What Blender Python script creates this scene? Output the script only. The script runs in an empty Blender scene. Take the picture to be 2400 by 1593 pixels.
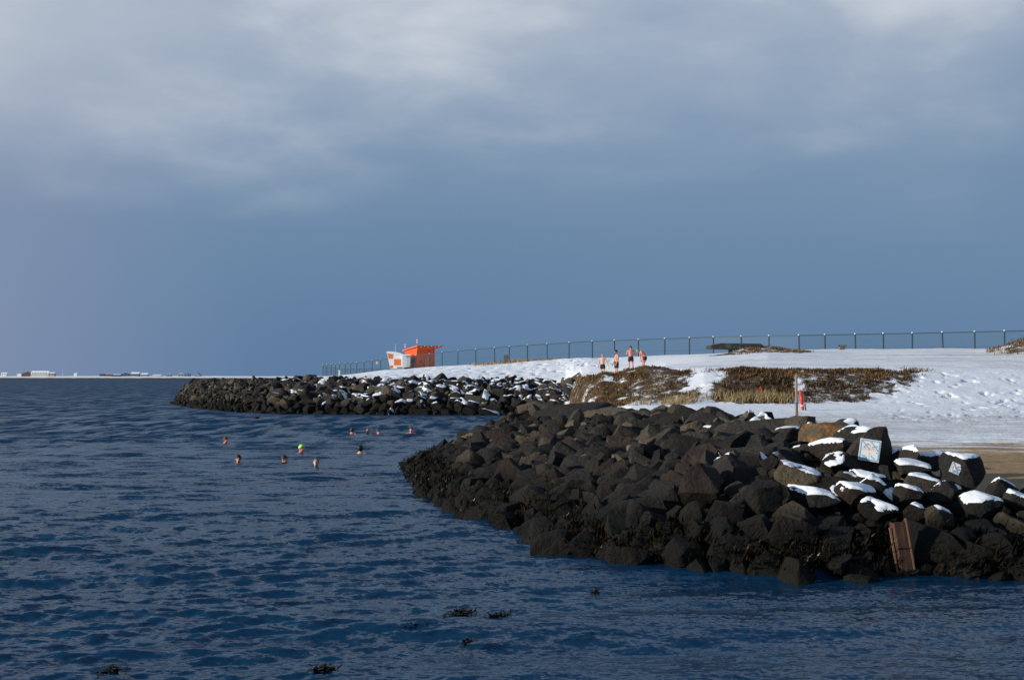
import bpy, bmesh, math, random
import numpy as np
from mathutils import Vector, Matrix, Euler

random.seed(7)
rng = np.random.default_rng(7)
scene = bpy.context.scene
COL = scene.collection

# ------------------------------------------------------------------ camera
F, H, W0, H0, HOR = 2800.0, 3.2, 2400.0, 1593.0, 885.0
PITCH = math.atan((HOR - H0 / 2) / F)
cam = bpy.data.cameras.new('camera')
cam.sensor_width = 36.0
cam.lens = 36.0 * F / W0
cam.clip_start = 0.1
cam.clip_end = 9000
camo = bpy.data.objects.new('camera', cam)
COL.objects.link(camo)
camo.location = (0, 0, H)
camo.rotation_euler = (math.radians(90) + PITCH, 0, 0)
scene.camera = camo

# ------------------------------------------------------------------ light
SUN_TO = Vector((-0.96, -0.28, 0.0)).normalized()
SUN_EL = math.radians(15)
SUN_DIR = Vector((SUN_TO.x * math.cos(SUN_EL), SUN_TO.y * math.cos(SUN_EL), math.sin(SUN_EL)))
sun = bpy.data.lights.new('sun', 'SUN')
sun.energy = 4.9
sun.angle = math.radians(0.6)
sun.color = (1.0, 0.93, 0.82)
suno = bpy.data.objects.new('sun', sun)
COL.objects.link(suno)
suno.rotation_euler = (-SUN_DIR).to_track_quat('-Z', 'Y').to_euler()
suno.location = (-60, -30, 60)

scene.view_settings.view_transform = 'Standard'
scene.view_settings.look = 'None'
scene.view_settings.gamma = 1.0
scene.view_settings.exposure = 0.0
scene.view_settings.use_curve_mapping = False
scene.render.engine = 'CYCLES'

world = bpy.data.worlds.new('World')
scene.world = world
world.use_nodes = True
wt = world.node_tree
wt.nodes.clear()


class NT:
    """small node-tree helper"""
    def __init__(self, tree):
        self.t = tree

    def n(self, typ, **kw):
        nd = self.t.nodes.new(typ)
        for k, v in kw.items():
            if k.startswith('i_'):
                nd.inputs[int(k[2:])].default_value = v
            else:
                setattr(nd, k, v)
        return nd

    def l(self, a, b):
        self.t.links.new(a, b)

    def inp(self, sock, v):
        if hasattr(v, 'is_linked') or hasattr(v, 'links'):
            self.l(v, sock)
        else:
            sock.default_value = v

    def math(self, op, a, b=0.0, c=0.0, clamp=False):
        m = self.n('ShaderNodeMath', operation=op, use_clamp=clamp)
        self.inp(m.inputs[0], a); self.inp(m.inputs[1], b); self.inp(m.inputs[2], c)
        return m.outputs[0]

    def vmath(self, op, a, b=(0, 0, 0)):
        m = self.n('ShaderNodeVectorMath', operation=op)
        self.inp(m.inputs[0], a); self.inp(m.inputs[1], b)
        return m.outputs[0]

    def mix(self, f, a, b):
        m = self.n('ShaderNodeMix', data_type='RGBA')
        self.inp(m.inputs[0], f)
        for s, v in ((m.inputs[6], a), (m.inputs[7], b)):
            if isinstance(v, tuple) and len(v) == 3:
                v = v + (1,)
            self.inp(s, v)
        return m.outputs[2]

    def sstep(self, v, lo, hi):
        m = self.n('ShaderNodeMapRange', interpolation_type='SMOOTHSTEP')
        self.inp(m.inputs[0], v)
        self.inp(m.inputs[1], lo); self.inp(m.inputs[2], hi)
        return m.outputs[0]

    def noise(self, vec, scale, detail=4, rough=0.55, w=None, dist=0.0):
        m = self.n('ShaderNodeTexNoise')
        if vec is not None:
            self.l(vec, m.inputs['Vector'])
        m.inputs['Scale'].default_value = scale
        m.inputs['Detail'].default_value = detail
        m.inputs['Roughness'].default_value = rough
        m.inputs['Distortion'].default_value = dist
        return m.outputs[0]

    def ramp(self, v, stops):
        m = self.n('ShaderNodeValToRGB')
        e = m.color_ramp.elements
        while len(e) < len(stops):
            e.new(0.5)
        for i, (p, c) in enumerate(stops):
            e[i].position = p
            e[i].color = tuple(c) + (1,)
        self.l(v, m.inputs[0])
        return m.outputs[0]

    def sep(self, v):
        m = self.n('ShaderNodeSeparateXYZ')
        self.l(v, m.inputs[0])
        return m.outputs

    def comb(self, x, y, z):
        m = self.n('ShaderNodeCombineXYZ')
        for i, v in enumerate((x, y, z)):
            self.inp(m.inputs[i], v)
        return m.outputs[0]


def build_world():
    k = NT(wt)
    tc = k.n('ShaderNodeTexCoord')
    d = k.vmath('NORMALIZE', tc.outputs['Generated'])
    x, y, z = k.sep(d)
    sky = k.n('ShaderNodeTexSky', sky_type='NISHITA')
    sky.sun_disc = False
    sky.sun_elevation = SUN_EL
    sky.sun_rotation = math.atan2(SUN_TO.x, SUN_TO.y)
    sky.altitude = 0
    sky.air_density = 1.0
    sky.dust_density = 0.6
    nish = k.vmath('MULTIPLY', sky.outputs[0], (0.085, 0.085, 0.085))
    # cloud bank: soft billows, flattened towards the horizon
    dv = k.vmath('MULTIPLY', d, (1.0, 1.0, 2.6))
    n1 = k.noise(dv, 2.1, 3, 0.45, dist=0.15)
    n2 = k.noise(dv, 6.0, 5, 0.5, dist=0.2)
    n3 = k.noise(dv, 1.3, 2, 0.4)
    # dark snow-shower bank low down, paler broken cloud higher up
    h = k.math('ADD', z, k.math('MULTIPLY', k.math('SUBTRACT', n1, 0.5), 0.22))
    h = k.math('ADD', h, k.math('MULTIPLY', k.math('SUBTRACT', n2, 0.5), 0.12))
    up = k.sstep(h, 0.14, 0.315)
    low = k.ramp(k.math('ADD', k.math('MULTIPLY', z, 2.2), k.math('MULTIPLY', k.math('SUBTRACT', n3, 0.5), 0.7)),
                 [(0.0, (0.110, 0.202, 0.352)), (0.35, (0.150, 0.248, 0.388)), (0.75, (0.23, 0.33, 0.47))])
    high = k.ramp(k.math('ADD', k.math('MULTIPLY', n2, 0.6), k.math('MULTIPLY', n1, 0.4)), [(0.32, (0.29, 0.37, 0.51)), (0.5, (0.38, 0.45, 0.56)), (0.66, (0.58, 0.63, 0.70))])
    cl = k.mix(up, low, high)
    # pale mauve shower towards the west
    wst = k.sstep(k.math('ADD', x, k.math('MULTIPLY', k.math('SUBTRACT', n3, 0.5), 0.2)), -0.16, -0.46)
    cl = k.mix(k.math('MULTIPLY', wst, 0.62), cl, k.mix(k.sstep(z, 0.12, 0.30), (0.27, 0.315, 0.45), (0.60, 0.64, 0.70)))
    # blue-grey cloud overhead
    cl = k.mix(k.math('MULTIPLY', k.sstep(z, 0.31, 0.50), 0.9), cl, (0.135, 0.25, 0.45))
    # blue gaps overhead
    gap = k.math('MULTIPLY', k.sstep(z, 0.38, 0.6), k.sstep(n1, 0.42, 0.62))
    colr = k.mix(gap, cl, nish)
    bg = k.n('ShaderNodeBackground')
    k.l(colr, bg.inputs[0])
    bg.inputs[1].default_value = 1.0
    out = k.n('ShaderNodeOutputWorld')
    k.l(bg.outputs[0], out.inputs[0])


build_world()


# ------------------------------------------------------------------ helpers
def P(x, y, D):
    """photo pixel + distance along the ground -> world point"""
    u, w = (x - W0 / 2) / F, (H0 / 2 - y) / F
    Y = math.cos(PITCH) - w * math.sin(PITCH)
    Z = math.sin(PITCH) + w * math.cos(PITCH)
    s = D / Y
    return Vector((u * s, D, H + Z * s))


def proj(X, Y, Z):
    fw = Y * math.cos(PITCH) + (Z - H) * math.sin(PITCH)
    up = -Y * math.sin(PITCH) + (Z - H) * math.cos(PITCH)
    return W0 / 2 + F * X / fw, H0 / 2 - F * up / fw


def XY(x, D):
    return (x - W0 / 2) / F * D, D


def hash2(ix, iy, seed):
    v = np.sin(ix * 127.1 + iy * 311.7 + seed * 74.7) * 43758.5453
    return v - np.floor(v)


def vnoise(x, y, seed=0):
    ix, iy = np.floor(x), np.floor(y)
    fx, fy = x - ix, y - iy
    fx = fx * fx * (3 - 2 * fx); fy = fy * fy * (3 - 2 * fy)
    a = hash2(ix, iy, seed); b = hash2(ix + 1, iy, seed)
    c = hash2(ix, iy + 1, seed); d = hash2(ix + 1, iy + 1, seed)
    return (a * (1 - fx) + b * fx) * (1 - fy) + (c * (1 - fx) + d * fx) * fy


def fbm(x, y, seed=0, oct=4):
    s, a, t = 0.0, 0.5, 0.0
    for i in range(oct):
        s = s + a * vnoise(x * 2 ** i + 17 * i, y * 2 ** i - 9 * i, seed + i)
        t += a
        a *= 0.5
    return s / t


def ss(v, lo, hi):
    t = np.clip((v - lo) / (hi - lo), 0, 1)
    return t * t * (3 - 2 * t)


def tag(o, label=None, cat=None, group=None, kind=None):
    if label: o['label'] = label
    if cat: o['category'] = cat
    if group: o['group'] = group
    if kind: o['kind'] = kind
    return o


def link(name, me, mat=None, parent=None, smooth=False):
    o = bpy.data.objects.new(name, me)
    COL.objects.link(o)
    if mat is not None and len(me.materials) == 0:
        me.materials.append(mat)
    if parent is not None:
        o.parent = parent
    if smooth:
        me.polygons.foreach_set('use_smooth', [True] * len(me.polygons))
    return o


def empty(name, loc=(0, 0, 0), rz=0.0):
    o = bpy.data.objects.new(name, None)
    COL.objects.link(o)
    o.empty_display_size = 0.2
    o.location = loc
    o.rotation_euler = (0, 0, rz)
    return o


def npmesh(name, verts, faces):
    me = bpy.data.meshes.new(name)
    me.from_pydata(np.asarray(verts, dtype=float).tolist() if not isinstance(verts, list) else verts, [],
                   np.asarray(faces).tolist() if isinstance(faces, np.ndarray) else faces)
    me.update()
    return me


def gridmesh(name, X, Y, Z, keep=None):
    r, c = X.shape
    V = np.stack([X.ravel(), Y.ravel(), Z.ravel()], 1)
    i = np.arange(r * c).reshape(r, c)
    q = np.stack([i[:-1, :-1], i[:-1, 1:], i[1:, 1:], i[1:, :-1]], -1).reshape(-1, 4)
    if keep is not None:
        kq = keep[:-1, :-1] | keep[:-1, 1:] | keep[1:, 1:] | keep[1:, :-1]
        q = q[kq.ravel()]
    me = bpy.data.meshes.new(name)
    me.vertices.add(len(V)); me.vertices.foreach_set('co', V.ravel())
    me.loops.add(q.size); me.loops.foreach_set('vertex_index', q.ravel().astype(np.int32))
    me.polygons.add(len(q))
    me.polygons.foreach_set('loop_start', np.arange(0, q.size, 4, dtype=np.int32))
    me.polygons.foreach_set('loop_total', np.full(len(q), 4, dtype=np.int32))
    me.update(calc_edges=True)
    me.polygons.foreach_set('use_smooth', np.ones(len(q), dtype=bool))
    return me


def attr(me, name, arr):
    a = me.attributes.new(name, 'FLOAT', 'POINT')
    a.data.foreach_set('value', np.asarray(arr, dtype=np.float32).ravel())


class MB:
    """collects boxes / bars / tubes into one mesh"""
    def __init__(self):
        self.bm = bmesh.new()

    def box(self, c, s, M=None):
        r = bmesh.ops.create_cube(self.bm, size=1.0)
        m = Matrix.Translation(c) @ Matrix.Diagonal((s[0], s[1], s[2], 1))
        if M is not None:
            m = M @ m
        bmesh.ops.transform(self.bm, matrix=m, verts=r['verts'])
        return self

    def tube(self, p0, p1, r0, r1=None, seg=8):
        r1 = r0 if r1 is None else r1
        p0, p1 = Vector(p0), Vector(p1)
        d = p1 - p0
        r = bmesh.ops.create_cone(self.bm, cap_ends=True, segments=seg, radius1=r0, radius2=r1, depth=d.length)
        m = Matrix.Translation((p0 + p1) / 2) @ d.to_track_quat('Z', 'Y').to_matrix().to_4x4()
        bmesh.ops.transform(self.bm, matrix=m, verts=r['verts'])
        return self

    def ball(self, c, rad, seg=10, M=None):
        r = bmesh.ops.create_uvsphere(self.bm, u_segments=seg, v_segments=max(6, seg // 2 + 1), radius=1.0)
        rad = (rad, rad, rad) if not hasattr(rad, '__len__') else rad
        m = Matrix.Translation(c) @ Matrix.Diagonal((rad[0], rad[1], rad[2], 1))
        if M is not None:
            m = M @ m
        bmesh.ops.transform(self.bm, matrix=m, verts=r['verts'])
        return self

    def prism(self, pts, dvec, M=None):
        """polygon (3D points) extruded by dvec"""
        a = [self.bm.verts.new(M @ Vector(p) if M else Vector(p)) for p in pts]
        dv = (M.to_3x3() @ Vector(dvec)) if M else Vector(dvec)
        b = [self.bm.verts.new(v.co + dv) for v in a]
        self.bm.faces.new(a)
        self.bm.faces.new(b[::-1])
        n = len(a)
        for i in range(n):
            self.bm.faces.new((a[i], b[i], b[(i + 1) % n], a[(i + 1) % n]))
        return self

    def build(self, name, mat, parent=None, smooth=False, bevel=0.0):
        if bevel > 0:
            bmesh.ops.bevel(self.bm, geom=list(self.bm.edges), offset=bevel, segments=1, affect='EDGES')
        bmesh.ops.recalc_face_normals(self.bm, faces=self.bm.faces)
        me = bpy.data.meshes.new(name)
        self.bm.to_mesh(me)
        self.bm.free()
        return link(name, me, mat, parent, smooth)


# ------------------------------------------------------------------ materials
def material(name):
    m = bpy.data.materials.new(name)
    m.use_nodes = True
    m.node_tree.nodes.clear()
    k = NT(m.node_tree)
    b = k.n('ShaderNodeBsdfPrincipled')
    o = k.n('ShaderNodeOutputMaterial')
    k.l(b.outputs[0], o.inputs[0])
    return m, k, b


def bump(k, b, hgt, dist, strength=1.0):
    n = k.n('ShaderNodeBump')
    n.inputs['Strength'].default_value = strength
    n.inputs['Distance'].default_value = dist
    k.l(hgt, n.inputs['Height'])
    k.l(n.outputs[0], b.inputs['Normal'])
    return n


def plain(name, col, rough=0.6, var=0.15, scale=6.0, metallic=0.0, spec=0.4):
    m, k, b = material(name)
    g = k.n('ShaderNodeNewGeometry')
    n = k.noise(g.outputs['Position'], scale, 4, 0.6)
    dark = tuple(c * (1 - var) for c in col)
    lite = tuple(min(1, c * (1 + var)) for c in col)
    c = k.mix(n, dark, lite)
    k.l(c, b.inputs['Base Color'])
    b.inputs['Roughness'].default_value = rough
    b.inputs['Metallic'].default_value = metallic
    b.inputs['Specular IOR Level'].default_value = spec
    return m


def rock_material(name, per_object, tide=0.82):
    m, k, b = material(name)
    g = k.n('ShaderNodeNewGeometry')
    pos = g.outputs['Position']
    if per_object:
        oi = k.n('ShaderNodeObjectInfo')
        rnd = oi.outputs['Random']
    else:
        rnd = g.outputs['Random Per Island']
    base = k.ramp(rnd, [(0.0, (0.019, 0.017, 0.016)), (0.22, (0.030, 0.026, 0.023)), (0.42, (0.027, 0.028, 0.027)),
                        (0.58, (0.036, 0.025, 0.021)), (0.74, (0.034, 0.034, 0.031)), (0.86, (0.070, 0.058, 0.042)),
                        (0.94, (0.115, 0.092, 0.062)), (1.0, (0.16, 0.125, 0.08))])
    n1 = k.noise(pos, 2.2, 5, 0.65)
    n2 = k.noise(pos, 14.0, 5, 0.7)
    n3 = k.noise(pos, 60.0, 3, 0.6)
    f = k.math('ADD', k.math('MULTIPLY', n1, 0.9), k.math('MULTIPLY', n2, 0.7))
    f = k.math('ADD', f, 0.18)
    sc = k.n('ShaderNodeVectorMath', operation='SCALE')
    k.l(base, sc.inputs[0]); k.l(f, sc.inputs[3])
    # pale mineral / lichen freckles
    lich = k.math('MULTIPLY', k.sstep(n2, 0.60, 0.74), k.sstep(n1, 0.48, 0.66))
    c = k.mix(k.math('MULTIPLY', lich, 0.45), sc.outputs[0], (0.12, 0.105, 0.08))
    # brown iron film
    c = k.mix(k.math('MULTIPLY', k.sstep(n1, 0.55, 0.75), 0.3), c, (0.10, 0.058, 0.03))
    # some stones turn paler with height
    zz_ = k.sep(pos)[2]
    pale = k.math('MULTIPLY', k.sstep(k.math('ADD', zz_, k.math('MULTIPLY', n1, 0.5)), 1.65, 2.35), k.sstep(rnd, 0.25, 0.7))
    c = k.mix(k.math('MULTIPLY', pale, 0.32), c, (0.115, 0.105, 0.085))
    # black algae below the high-water mark, with shade on the low stones painted in
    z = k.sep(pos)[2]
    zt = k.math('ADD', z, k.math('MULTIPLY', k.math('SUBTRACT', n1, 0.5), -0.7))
    wet_shade = k.sstep(zt, tide + 0.30, tide - 0.20)
    c = k.mix(k.math('MULTIPLY', wet_shade, 0.9), c, (0.007, 0.007, 0.0055))
    k.l(c, b.inputs['Base Color'])
    r = k.math('SUBTRACT', 0.9, k.math('MULTIPLY', wet_shade, 0.2))
    k.l(r, b.inputs['Roughness'])
    b.inputs['Specular IOR Level'].default_value = 0.14
    n4 = k.noise(pos, 5.0, 4, 0.6)
    hh = k.math('ADD', k.math('ADD', k.math('MULTIPLY', n2, 0.7), k.math('MULTIPLY', n4, 1.2)), k.math('MULTIPLY', n3, 0.18))
    bump(k, b, hh, 0.11, 1.0)
    return m


def snow_material(name):
    m, k, b = material(name)
    g = k.n('ShaderNodeNewGeometry')
    n = k.noise(g.outputs['Position'], 9.0, 5, 0.6)
    c = k.mix(n, (0.80, 0.83, 0.87), (0.90, 0.92, 0.94))
    k.l(c, b.inputs['Base Color'])
    b.inputs['Roughness'].default_value = 0.75
    b.inputs['Specular IOR Level'].default_value = 0.2
    bump(k, b, n, 0.03, 0.6)
    return m


def ground_material():
    m, k, b = material('shore_ground')
    g = k.n('ShaderNodeNewGeometry')
    pos = g.outputs['Position']
    def at(nm):
        a = k.n('ShaderNodeAttribute')
        a.attribute_name = nm
        return a.outputs['Fac']
    soil, sand, thin = at('soil'), at('sand'), at('thin')
    n1 = k.noise(pos, 0.7, 5, 0.6)
    n2 = k.noise(pos, 3.2, 5, 0.62)
    n3 = k.noise(pos, 11.0, 4, 0.65)
    st = k.vmath('MULTIPLY', pos, (0.35, 1.6, 1.5))
    ns = k.noise(st, 1.1, 6, 0.62, dist=0.3)
    st2 = k.vmath('MULTIPLY', pos, (0.9, 0.35, 2.2))
    nd = k.noise(st2, 2.0, 5, 0.6, dist=0.2)
    snow = k.mix(n2, (0.79, 0.82, 0.86), (0.90, 0.915, 0.935))
    # thin snow with dead grass poking through
    gr = k.mix(n3, (0.20, 0.14, 0.075), (0.34, 0.26, 0.16))
    tf = k.sstep(k.math('ADD', k.math('MULTIPLY', k.math('ADD', ns, n3), 0.5), k.math('MULTIPLY', thin, 0.7)), 0.60, 0.95)
    c = k.mix(k.math('MULTIPLY', tf, 0.75), snow, gr)
    # earth and heath
    so = k.ramp(k.math('ADD', k.math('MULTIPLY', n3, 0.6), k.math('MULTIPLY', n1, 0.4)),
                [(0.3, (0.022, 0.014, 0.009)), (0.5, (0.075, 0.046, 0.022)), (0.62, (0.16, 0.105, 0.045)), (0.78, (0.25, 0.17, 0.08))])
    mixn = k.math('ADD', k.math('MULTIPLY', nd, 0.55), k.math('MULTIPLY', n3, 0.45))
    sf = k.sstep(k.math('ADD', mixn, soil), 0.93, 1.03)
    c = k.mix(sf, c, so)
    # sand with blown snow streaks
    sd = k.mix(n2, (0.28, 0.175, 0.08), (0.38, 0.255, 0.125))
    nsx = k.noise(k.vmath('MULTIPLY', pos, (0.22, 1.1, 1.0)), 1.7, 6, 0.65, dist=0.4)
    df = k.sstep(k.math('ADD', nsx, sand), 0.93, 1.12)
    c = k.mix(df, c, sd)
    k.l(c, b.inputs['Base Color'])
    b.inputs['Roughness'].default_value = 0.8
    b.inputs['Specular IOR Level'].default_value = 0.2
    hh = k.math('ADD', k.math('MULTIPLY', n2, 0.6), k.math('MULTIPLY', n3, k.math('ADD', 0.25, k.math('MULTIPLY', sf, 1.2))))
    bump(k, b, hh, 0.10, 0.8)
    return m


def water_material():
    m, k, b = material('sea_water')
    g = k.n('ShaderNodeNewGeometry')
    pos = g.outputs['Position']
    calm = k.n('ShaderNodeAttribute'); calm.attribute_name = 'chop'
    def slope(scale, sx, sy, detail, off):
        t = k.n('ShaderNodeTexNoise')
        k.l(k.vmath('ADD', k.vmath('MULTIPLY', pos, (sx, sy, 1.0)), (off, off * 1.7, off * .3)), t.inputs['Vector'])
        t.inputs['Scale'].default_value = scale
        t.inputs['Detail'].default_value = detail
        t.inputs['Roughness'].default_value = 0.6
        t.inputs['Distortion'].default_value = 0.25
        return k.vmath('SUBTRACT', t.outputs['Color'], (0.5, 0.5, 0.5))
    # wavelets: surface slopes from wind waves down to ripples
    s1 = k.vmath('MULTIPLY', slope(1.5, 0.28, 1.1, 3, 3.0), (0.30, 0.60, 0.0))
    s2 = k.vmath('MULTIPLY', slope(4.2, 0.34, 1.3, 4, 11.0), (0.55, 1.15, 0.0))
    s3 = k.vmath('MULTIPLY', slope(13.0, 0.8, 1.2, 2, 23.0), (0.50, 0.80, 0.0))
    s4 = k.vmath('MULTIPLY', slope(1.0, 0.85, 0.16, 5, 31.0), (0.5, 1.9, 0.0))
    fa = k.n('ShaderNodeAttribute'); fa.attribute_name = 'open'
    s4s = k.n('ShaderNodeVectorMath', operation='SCALE')
    k.l(s4, s4s.inputs[0]); k.l(fa.outputs['Fac'], s4s.inputs[3])
    sc = k.n('ShaderNodeVectorMath', operation='SCALE')
    k.l(k.vmath('ADD', k.vmath('ADD', s1, s2), s4s.outputs[0]), sc.inputs[0]); k.l(calm.outputs['Fac'], sc.inputs[3])
    # onshore wind: the wave fronts that show lean towards the cove
    ws = k.n('ShaderNodeVectorMath', operation='SCALE')
    ws.inputs[0].default_value = (0.03, -0.27, 0.0); k.l(fa.outputs['Fac'], ws.inputs[3])
    nrm = k.vmath('NORMALIZE', k.vmath('ADD', k.vmath('ADD', k.vmath('ADD', sc.outputs[0], s3), ws.outputs[0]), g.outputs['Normal']))
    k.l(nrm, b.inputs['Normal'])
    b.inputs['Base Color'].default_value = (0.004, 0.033, 0.078, 1)
    rg = k.n('ShaderNodeAttribute'); rg.attribute_name = 'fine'
    k.l(rg.outputs['Fac'], b.inputs['Roughness'])
    b.inputs['IOR'].default_value = 1.333
    b.inputs['Specular IOR Level'].default_value = 0.25
    b.inputs['Specular Tint'].default_value = (0.58, 0.83, 1.0, 1)
    return m


M = {}
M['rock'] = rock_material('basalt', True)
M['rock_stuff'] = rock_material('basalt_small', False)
M['snow'] = snow_material('snow')
M['ground'] = ground_material()
M['water'] = water_material()
M['core'] = plain('dark_rubble', (0.018, 0.016, 0.014), 0.9, 0.4, 3.0)
M['fence'] = plain('green_grey_paint', (0.025, 0.052, 0.066), 0.5, 0.1)
M['cap'] = plain('frosted_cap', (0.75, 0.77, 0.8), 0.6, 0.05)
M['orange'] = plain('orange_paint', (0.80, 0.115, 0.018), 0.5, 0.08, 2.0)
M['orange2'] = plain('orange_panel_paint', (0.74, 0.17, 0.03), 0.5, 0.06, 2.0)
M['white'] = plain('white_paint', (0.78, 0.78, 0.76), 0.5, 0.05, 2.0)
M['grey_panel'] = plain('pale_grey_paint', (0.62, 0.63, 0.64), 0.5, 0.06, 2.0)
M['black'] = plain('black_rubber', (0.012, 0.013, 0.015), 0.6, 0.2)
M['concrete'] = plain('weathered_concrete', (0.13, 0.12, 0.10), 0.9, 0.45, 3.0)
M['wood'] = plain('weathered_wood', (0.34, 0.27, 0.19), 0.8, 0.25, 9.0)
M['red'] = plain('red_plastic', (0.62, 0.045, 0.03), 0.4, 0.12, 8.0)
M['skin'] = plain('skin', (0.52, 0.27, 0.19), 0.55, 0.10, 7.0)
M['skin_pale'] = plain('skin_pale', (0.60, 0.36, 0.27), 0.55, 0.10, 7.0)
M['skin_red'] = plain('skin_flushed', (0.56, 0.23, 0.16), 0.55, 0.10, 7.0)
M['shorts'] = plain('black_swim_fabric', (0.012, 0.011, 0.014), 0.7, 0.2)
M['hair_black'] = plain('black_hair', (0.010, 0.009, 0.009), 0.6, 0.3, 30)
M['hair_brown'] = plain('brown_hair', (0.055, 0.032, 0.018), 0.6, 0.3, 30)
M['hair_grey'] = plain('grey_hair', (0.22, 0.19, 0.17), 0.6, 0.3, 30)
M['lime'] = plain('lime_cap', (0.42, 0.88, 0.10), 0.45, 0.05)
M['green'] = plain('green_cap', (0.06, 0.42, 0.10), 0.35, 0.08)
M['eye'] = plain('eye_dark', (0.02, 0.015, 0.012), 0.3, 0.1)
M['blue_print'] = plain('blue_print', (0.16, 0.42, 0.66), 0.5, 0.05)
M['cyan_print'] = plain('cyan_print', (0.10, 0.46, 0.62), 0.5, 0.05)
M['red_print'] = plain('red_print', (0.62, 0.22, 0.20), 0.5, 0.05)
M['steel'] = plain('galvanised_steel', (0.45, 0.47, 0.48), 0.45, 0.1, metallic=0.4)
M['weed'] = plain('bladder_wrack', (0.014, 0.011, 0.005), 0.35, 0.5, 12.0, spec=0.5)
M['far_dark'] = plain('dark_cladding', (0.06, 0.05, 0.05), 0.7, 0.3, 0.3)
M['far_brown'] = plain('red_brown_cladding', (0.17, 0.075, 0.06), 0.7, 0.2, 0.3)
M['far_cream'] = plain('cream_render', (0.70, 0.66, 0.52), 0.7, 0.08, 0.3)
M['far_white'] = plain('white_render', (0.78, 0.79, 0.80), 0.7, 0.08, 0.3)
M['far_blue'] = plain('blue_cladding', (0.055, 0.105, 0.24), 0.7, 0.12, 0.3)
M['far_slate'] = plain('slate_blue_cladding', (0.13, 0.18, 0.26), 0.7, 0.12, 0.3)
M['far_grey'] = plain('grey_cladding', (0.25, 0.28, 0.32), 0.7, 0.12, 0.3)
M['far_beige'] = plain('beige_render', (0.42, 0.36, 0.27), 0.7, 0.1, 0.3)
M['glass'] = plain('window_glass', (0.02, 0.025, 0.03), 0.1, 0.1)
M['bird'] = plain('dark_feathers', (0.02, 0.018, 0.017), 0.6, 0.3, 20)


def rust_material():
    m, k, b = material('rusted_steel')
    g = k.n('ShaderNodeNewGeometry')
    n = k.noise(k.vmath('MULTIPLY', g.outputs['Position'], (9, 9, 0.7)), 1.6, 5, 0.6)
    c = k.ramp(n, [(0.3, (0.014, 0.008, 0.006)), (0.52, (0.046, 0.019, 0.010)), (0.72, (0.11, 0.048, 0.021))])
    k.l(c, b.inputs['Base Color'])
    b.inputs['Roughness'].default_value = 0.85
    bump(k, b, n, 0.01, 0.2)
    return m


def lichen_rock():
    m, k, b = material('lichen_basalt')
    g = k.n('ShaderNodeNewGeometry')
    n = k.noise(g.outputs['Position'], 2.6, 5, 0.6)
    n2 = k.noise(g.outputs['Position'], 16, 5, 0.7)
    c = k.ramp(n, [(0.36, (0.06, 0.05, 0.036)), (0.5, (0.12, 0.075, 0.03)), (0.62, (0.30, 0.125, 0.025))])
    c = k.mix(k.sstep(n2, 0.42, 0.66), c, (0.05, 0.04, 0.03))
    k.l(c, b.inputs['Base Color'])
    b.inputs['Roughness'].default_value = 0.88
    bump(k, b, n2, 0.05, 0.7)
    return m


def graffiti_concrete():
    m, k, b = material('painted_bunker_concrete')
    g = k.n('ShaderNodeNewGeometry')
    p = g.outputs['Position']
    n = k.noise(p, 2.4, 5, 0.6)
    v = k.n('ShaderNodeTexVoronoi'); k.l(p, v.inputs['Vector']); v.inputs['Scale'].default_value = 2.2
    base = k.mix(n, (0.018, 0.017, 0.014), (0.055, 0.050, 0.038))
    pc = k.ramp(k.sep(v.outputs['Color'])[0], [(0.0, (0.03, 0.10, 0.12)), (0.35, (0.10, 0.07, 0.02)), (0.6, (0.06, 0.065, 0.08)), (0.85, (0.03, 0.08, 0.05))])
    x = k.sep(p)[0]
    reg = k.math('MULTIPLY', k.sstep(x, 19.2, 19.7), k.sstep(x, 22.4, 21.2))
    c = k.mix(k.math('MULTIPLY', reg, k.sstep(n, 0.40, 0.55)), base, pc)
    k.l(c, b.inputs['Base Color'])
    b.inputs['Roughness'].default_value = 0.9
    return m


def blade_material(name, stops):
    m, k, b = material(name)
    g = k.n('ShaderNodeNewGeometry')
    c = k.ramp(g.outputs['Random Per Island'], stops)
    k.l(c, b.inputs['Base Color'])
    b.inputs['Roughness'].default_value = 0.8
    b.inputs['Specular IOR Level'].default_value = 0.15
    return m


def chain_material():
    # chain-link mesh: diagonal wires with open diamonds between
    m, k, b = material('chain_link')
    tc = k.n('ShaderNodeTexCoord')
    u, v, w = k.sep(tc.outputs['UV'])
    a = k.math('FRACT', k.math('MULTIPLY', k.math('ADD', u, v), 1 / 0.075))
    c = k.math('FRACT', k.math('MULTIPLY', k.math('SUBTRACT', u, v), 1 / 0.075))
    wire = k.math('MAXIMUM', k.math('LESS_THAN', a, 0.095), k.math('LESS_THAN', c, 0.095))
    b.inputs['Base Color'].default_value = (0.02, 0.06, 0.07, 1)
    b.inputs['Roughness'].default_value = 0.5
    t = k.n('ShaderNodeBsdfTransparent')
    mx = k.n('ShaderNodeMixShader')
    k.l(wire, mx.inputs[0]); k.l(t.outputs[0], mx.inputs[1]); k.l(b.outputs[0], mx.inputs[2])
    out = [n for n in m.node_tree.nodes if n.type == 'OUTPUT_MATERIAL'][0]
    k.l(mx.outputs[0], out.inputs[0])
    return m


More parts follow.
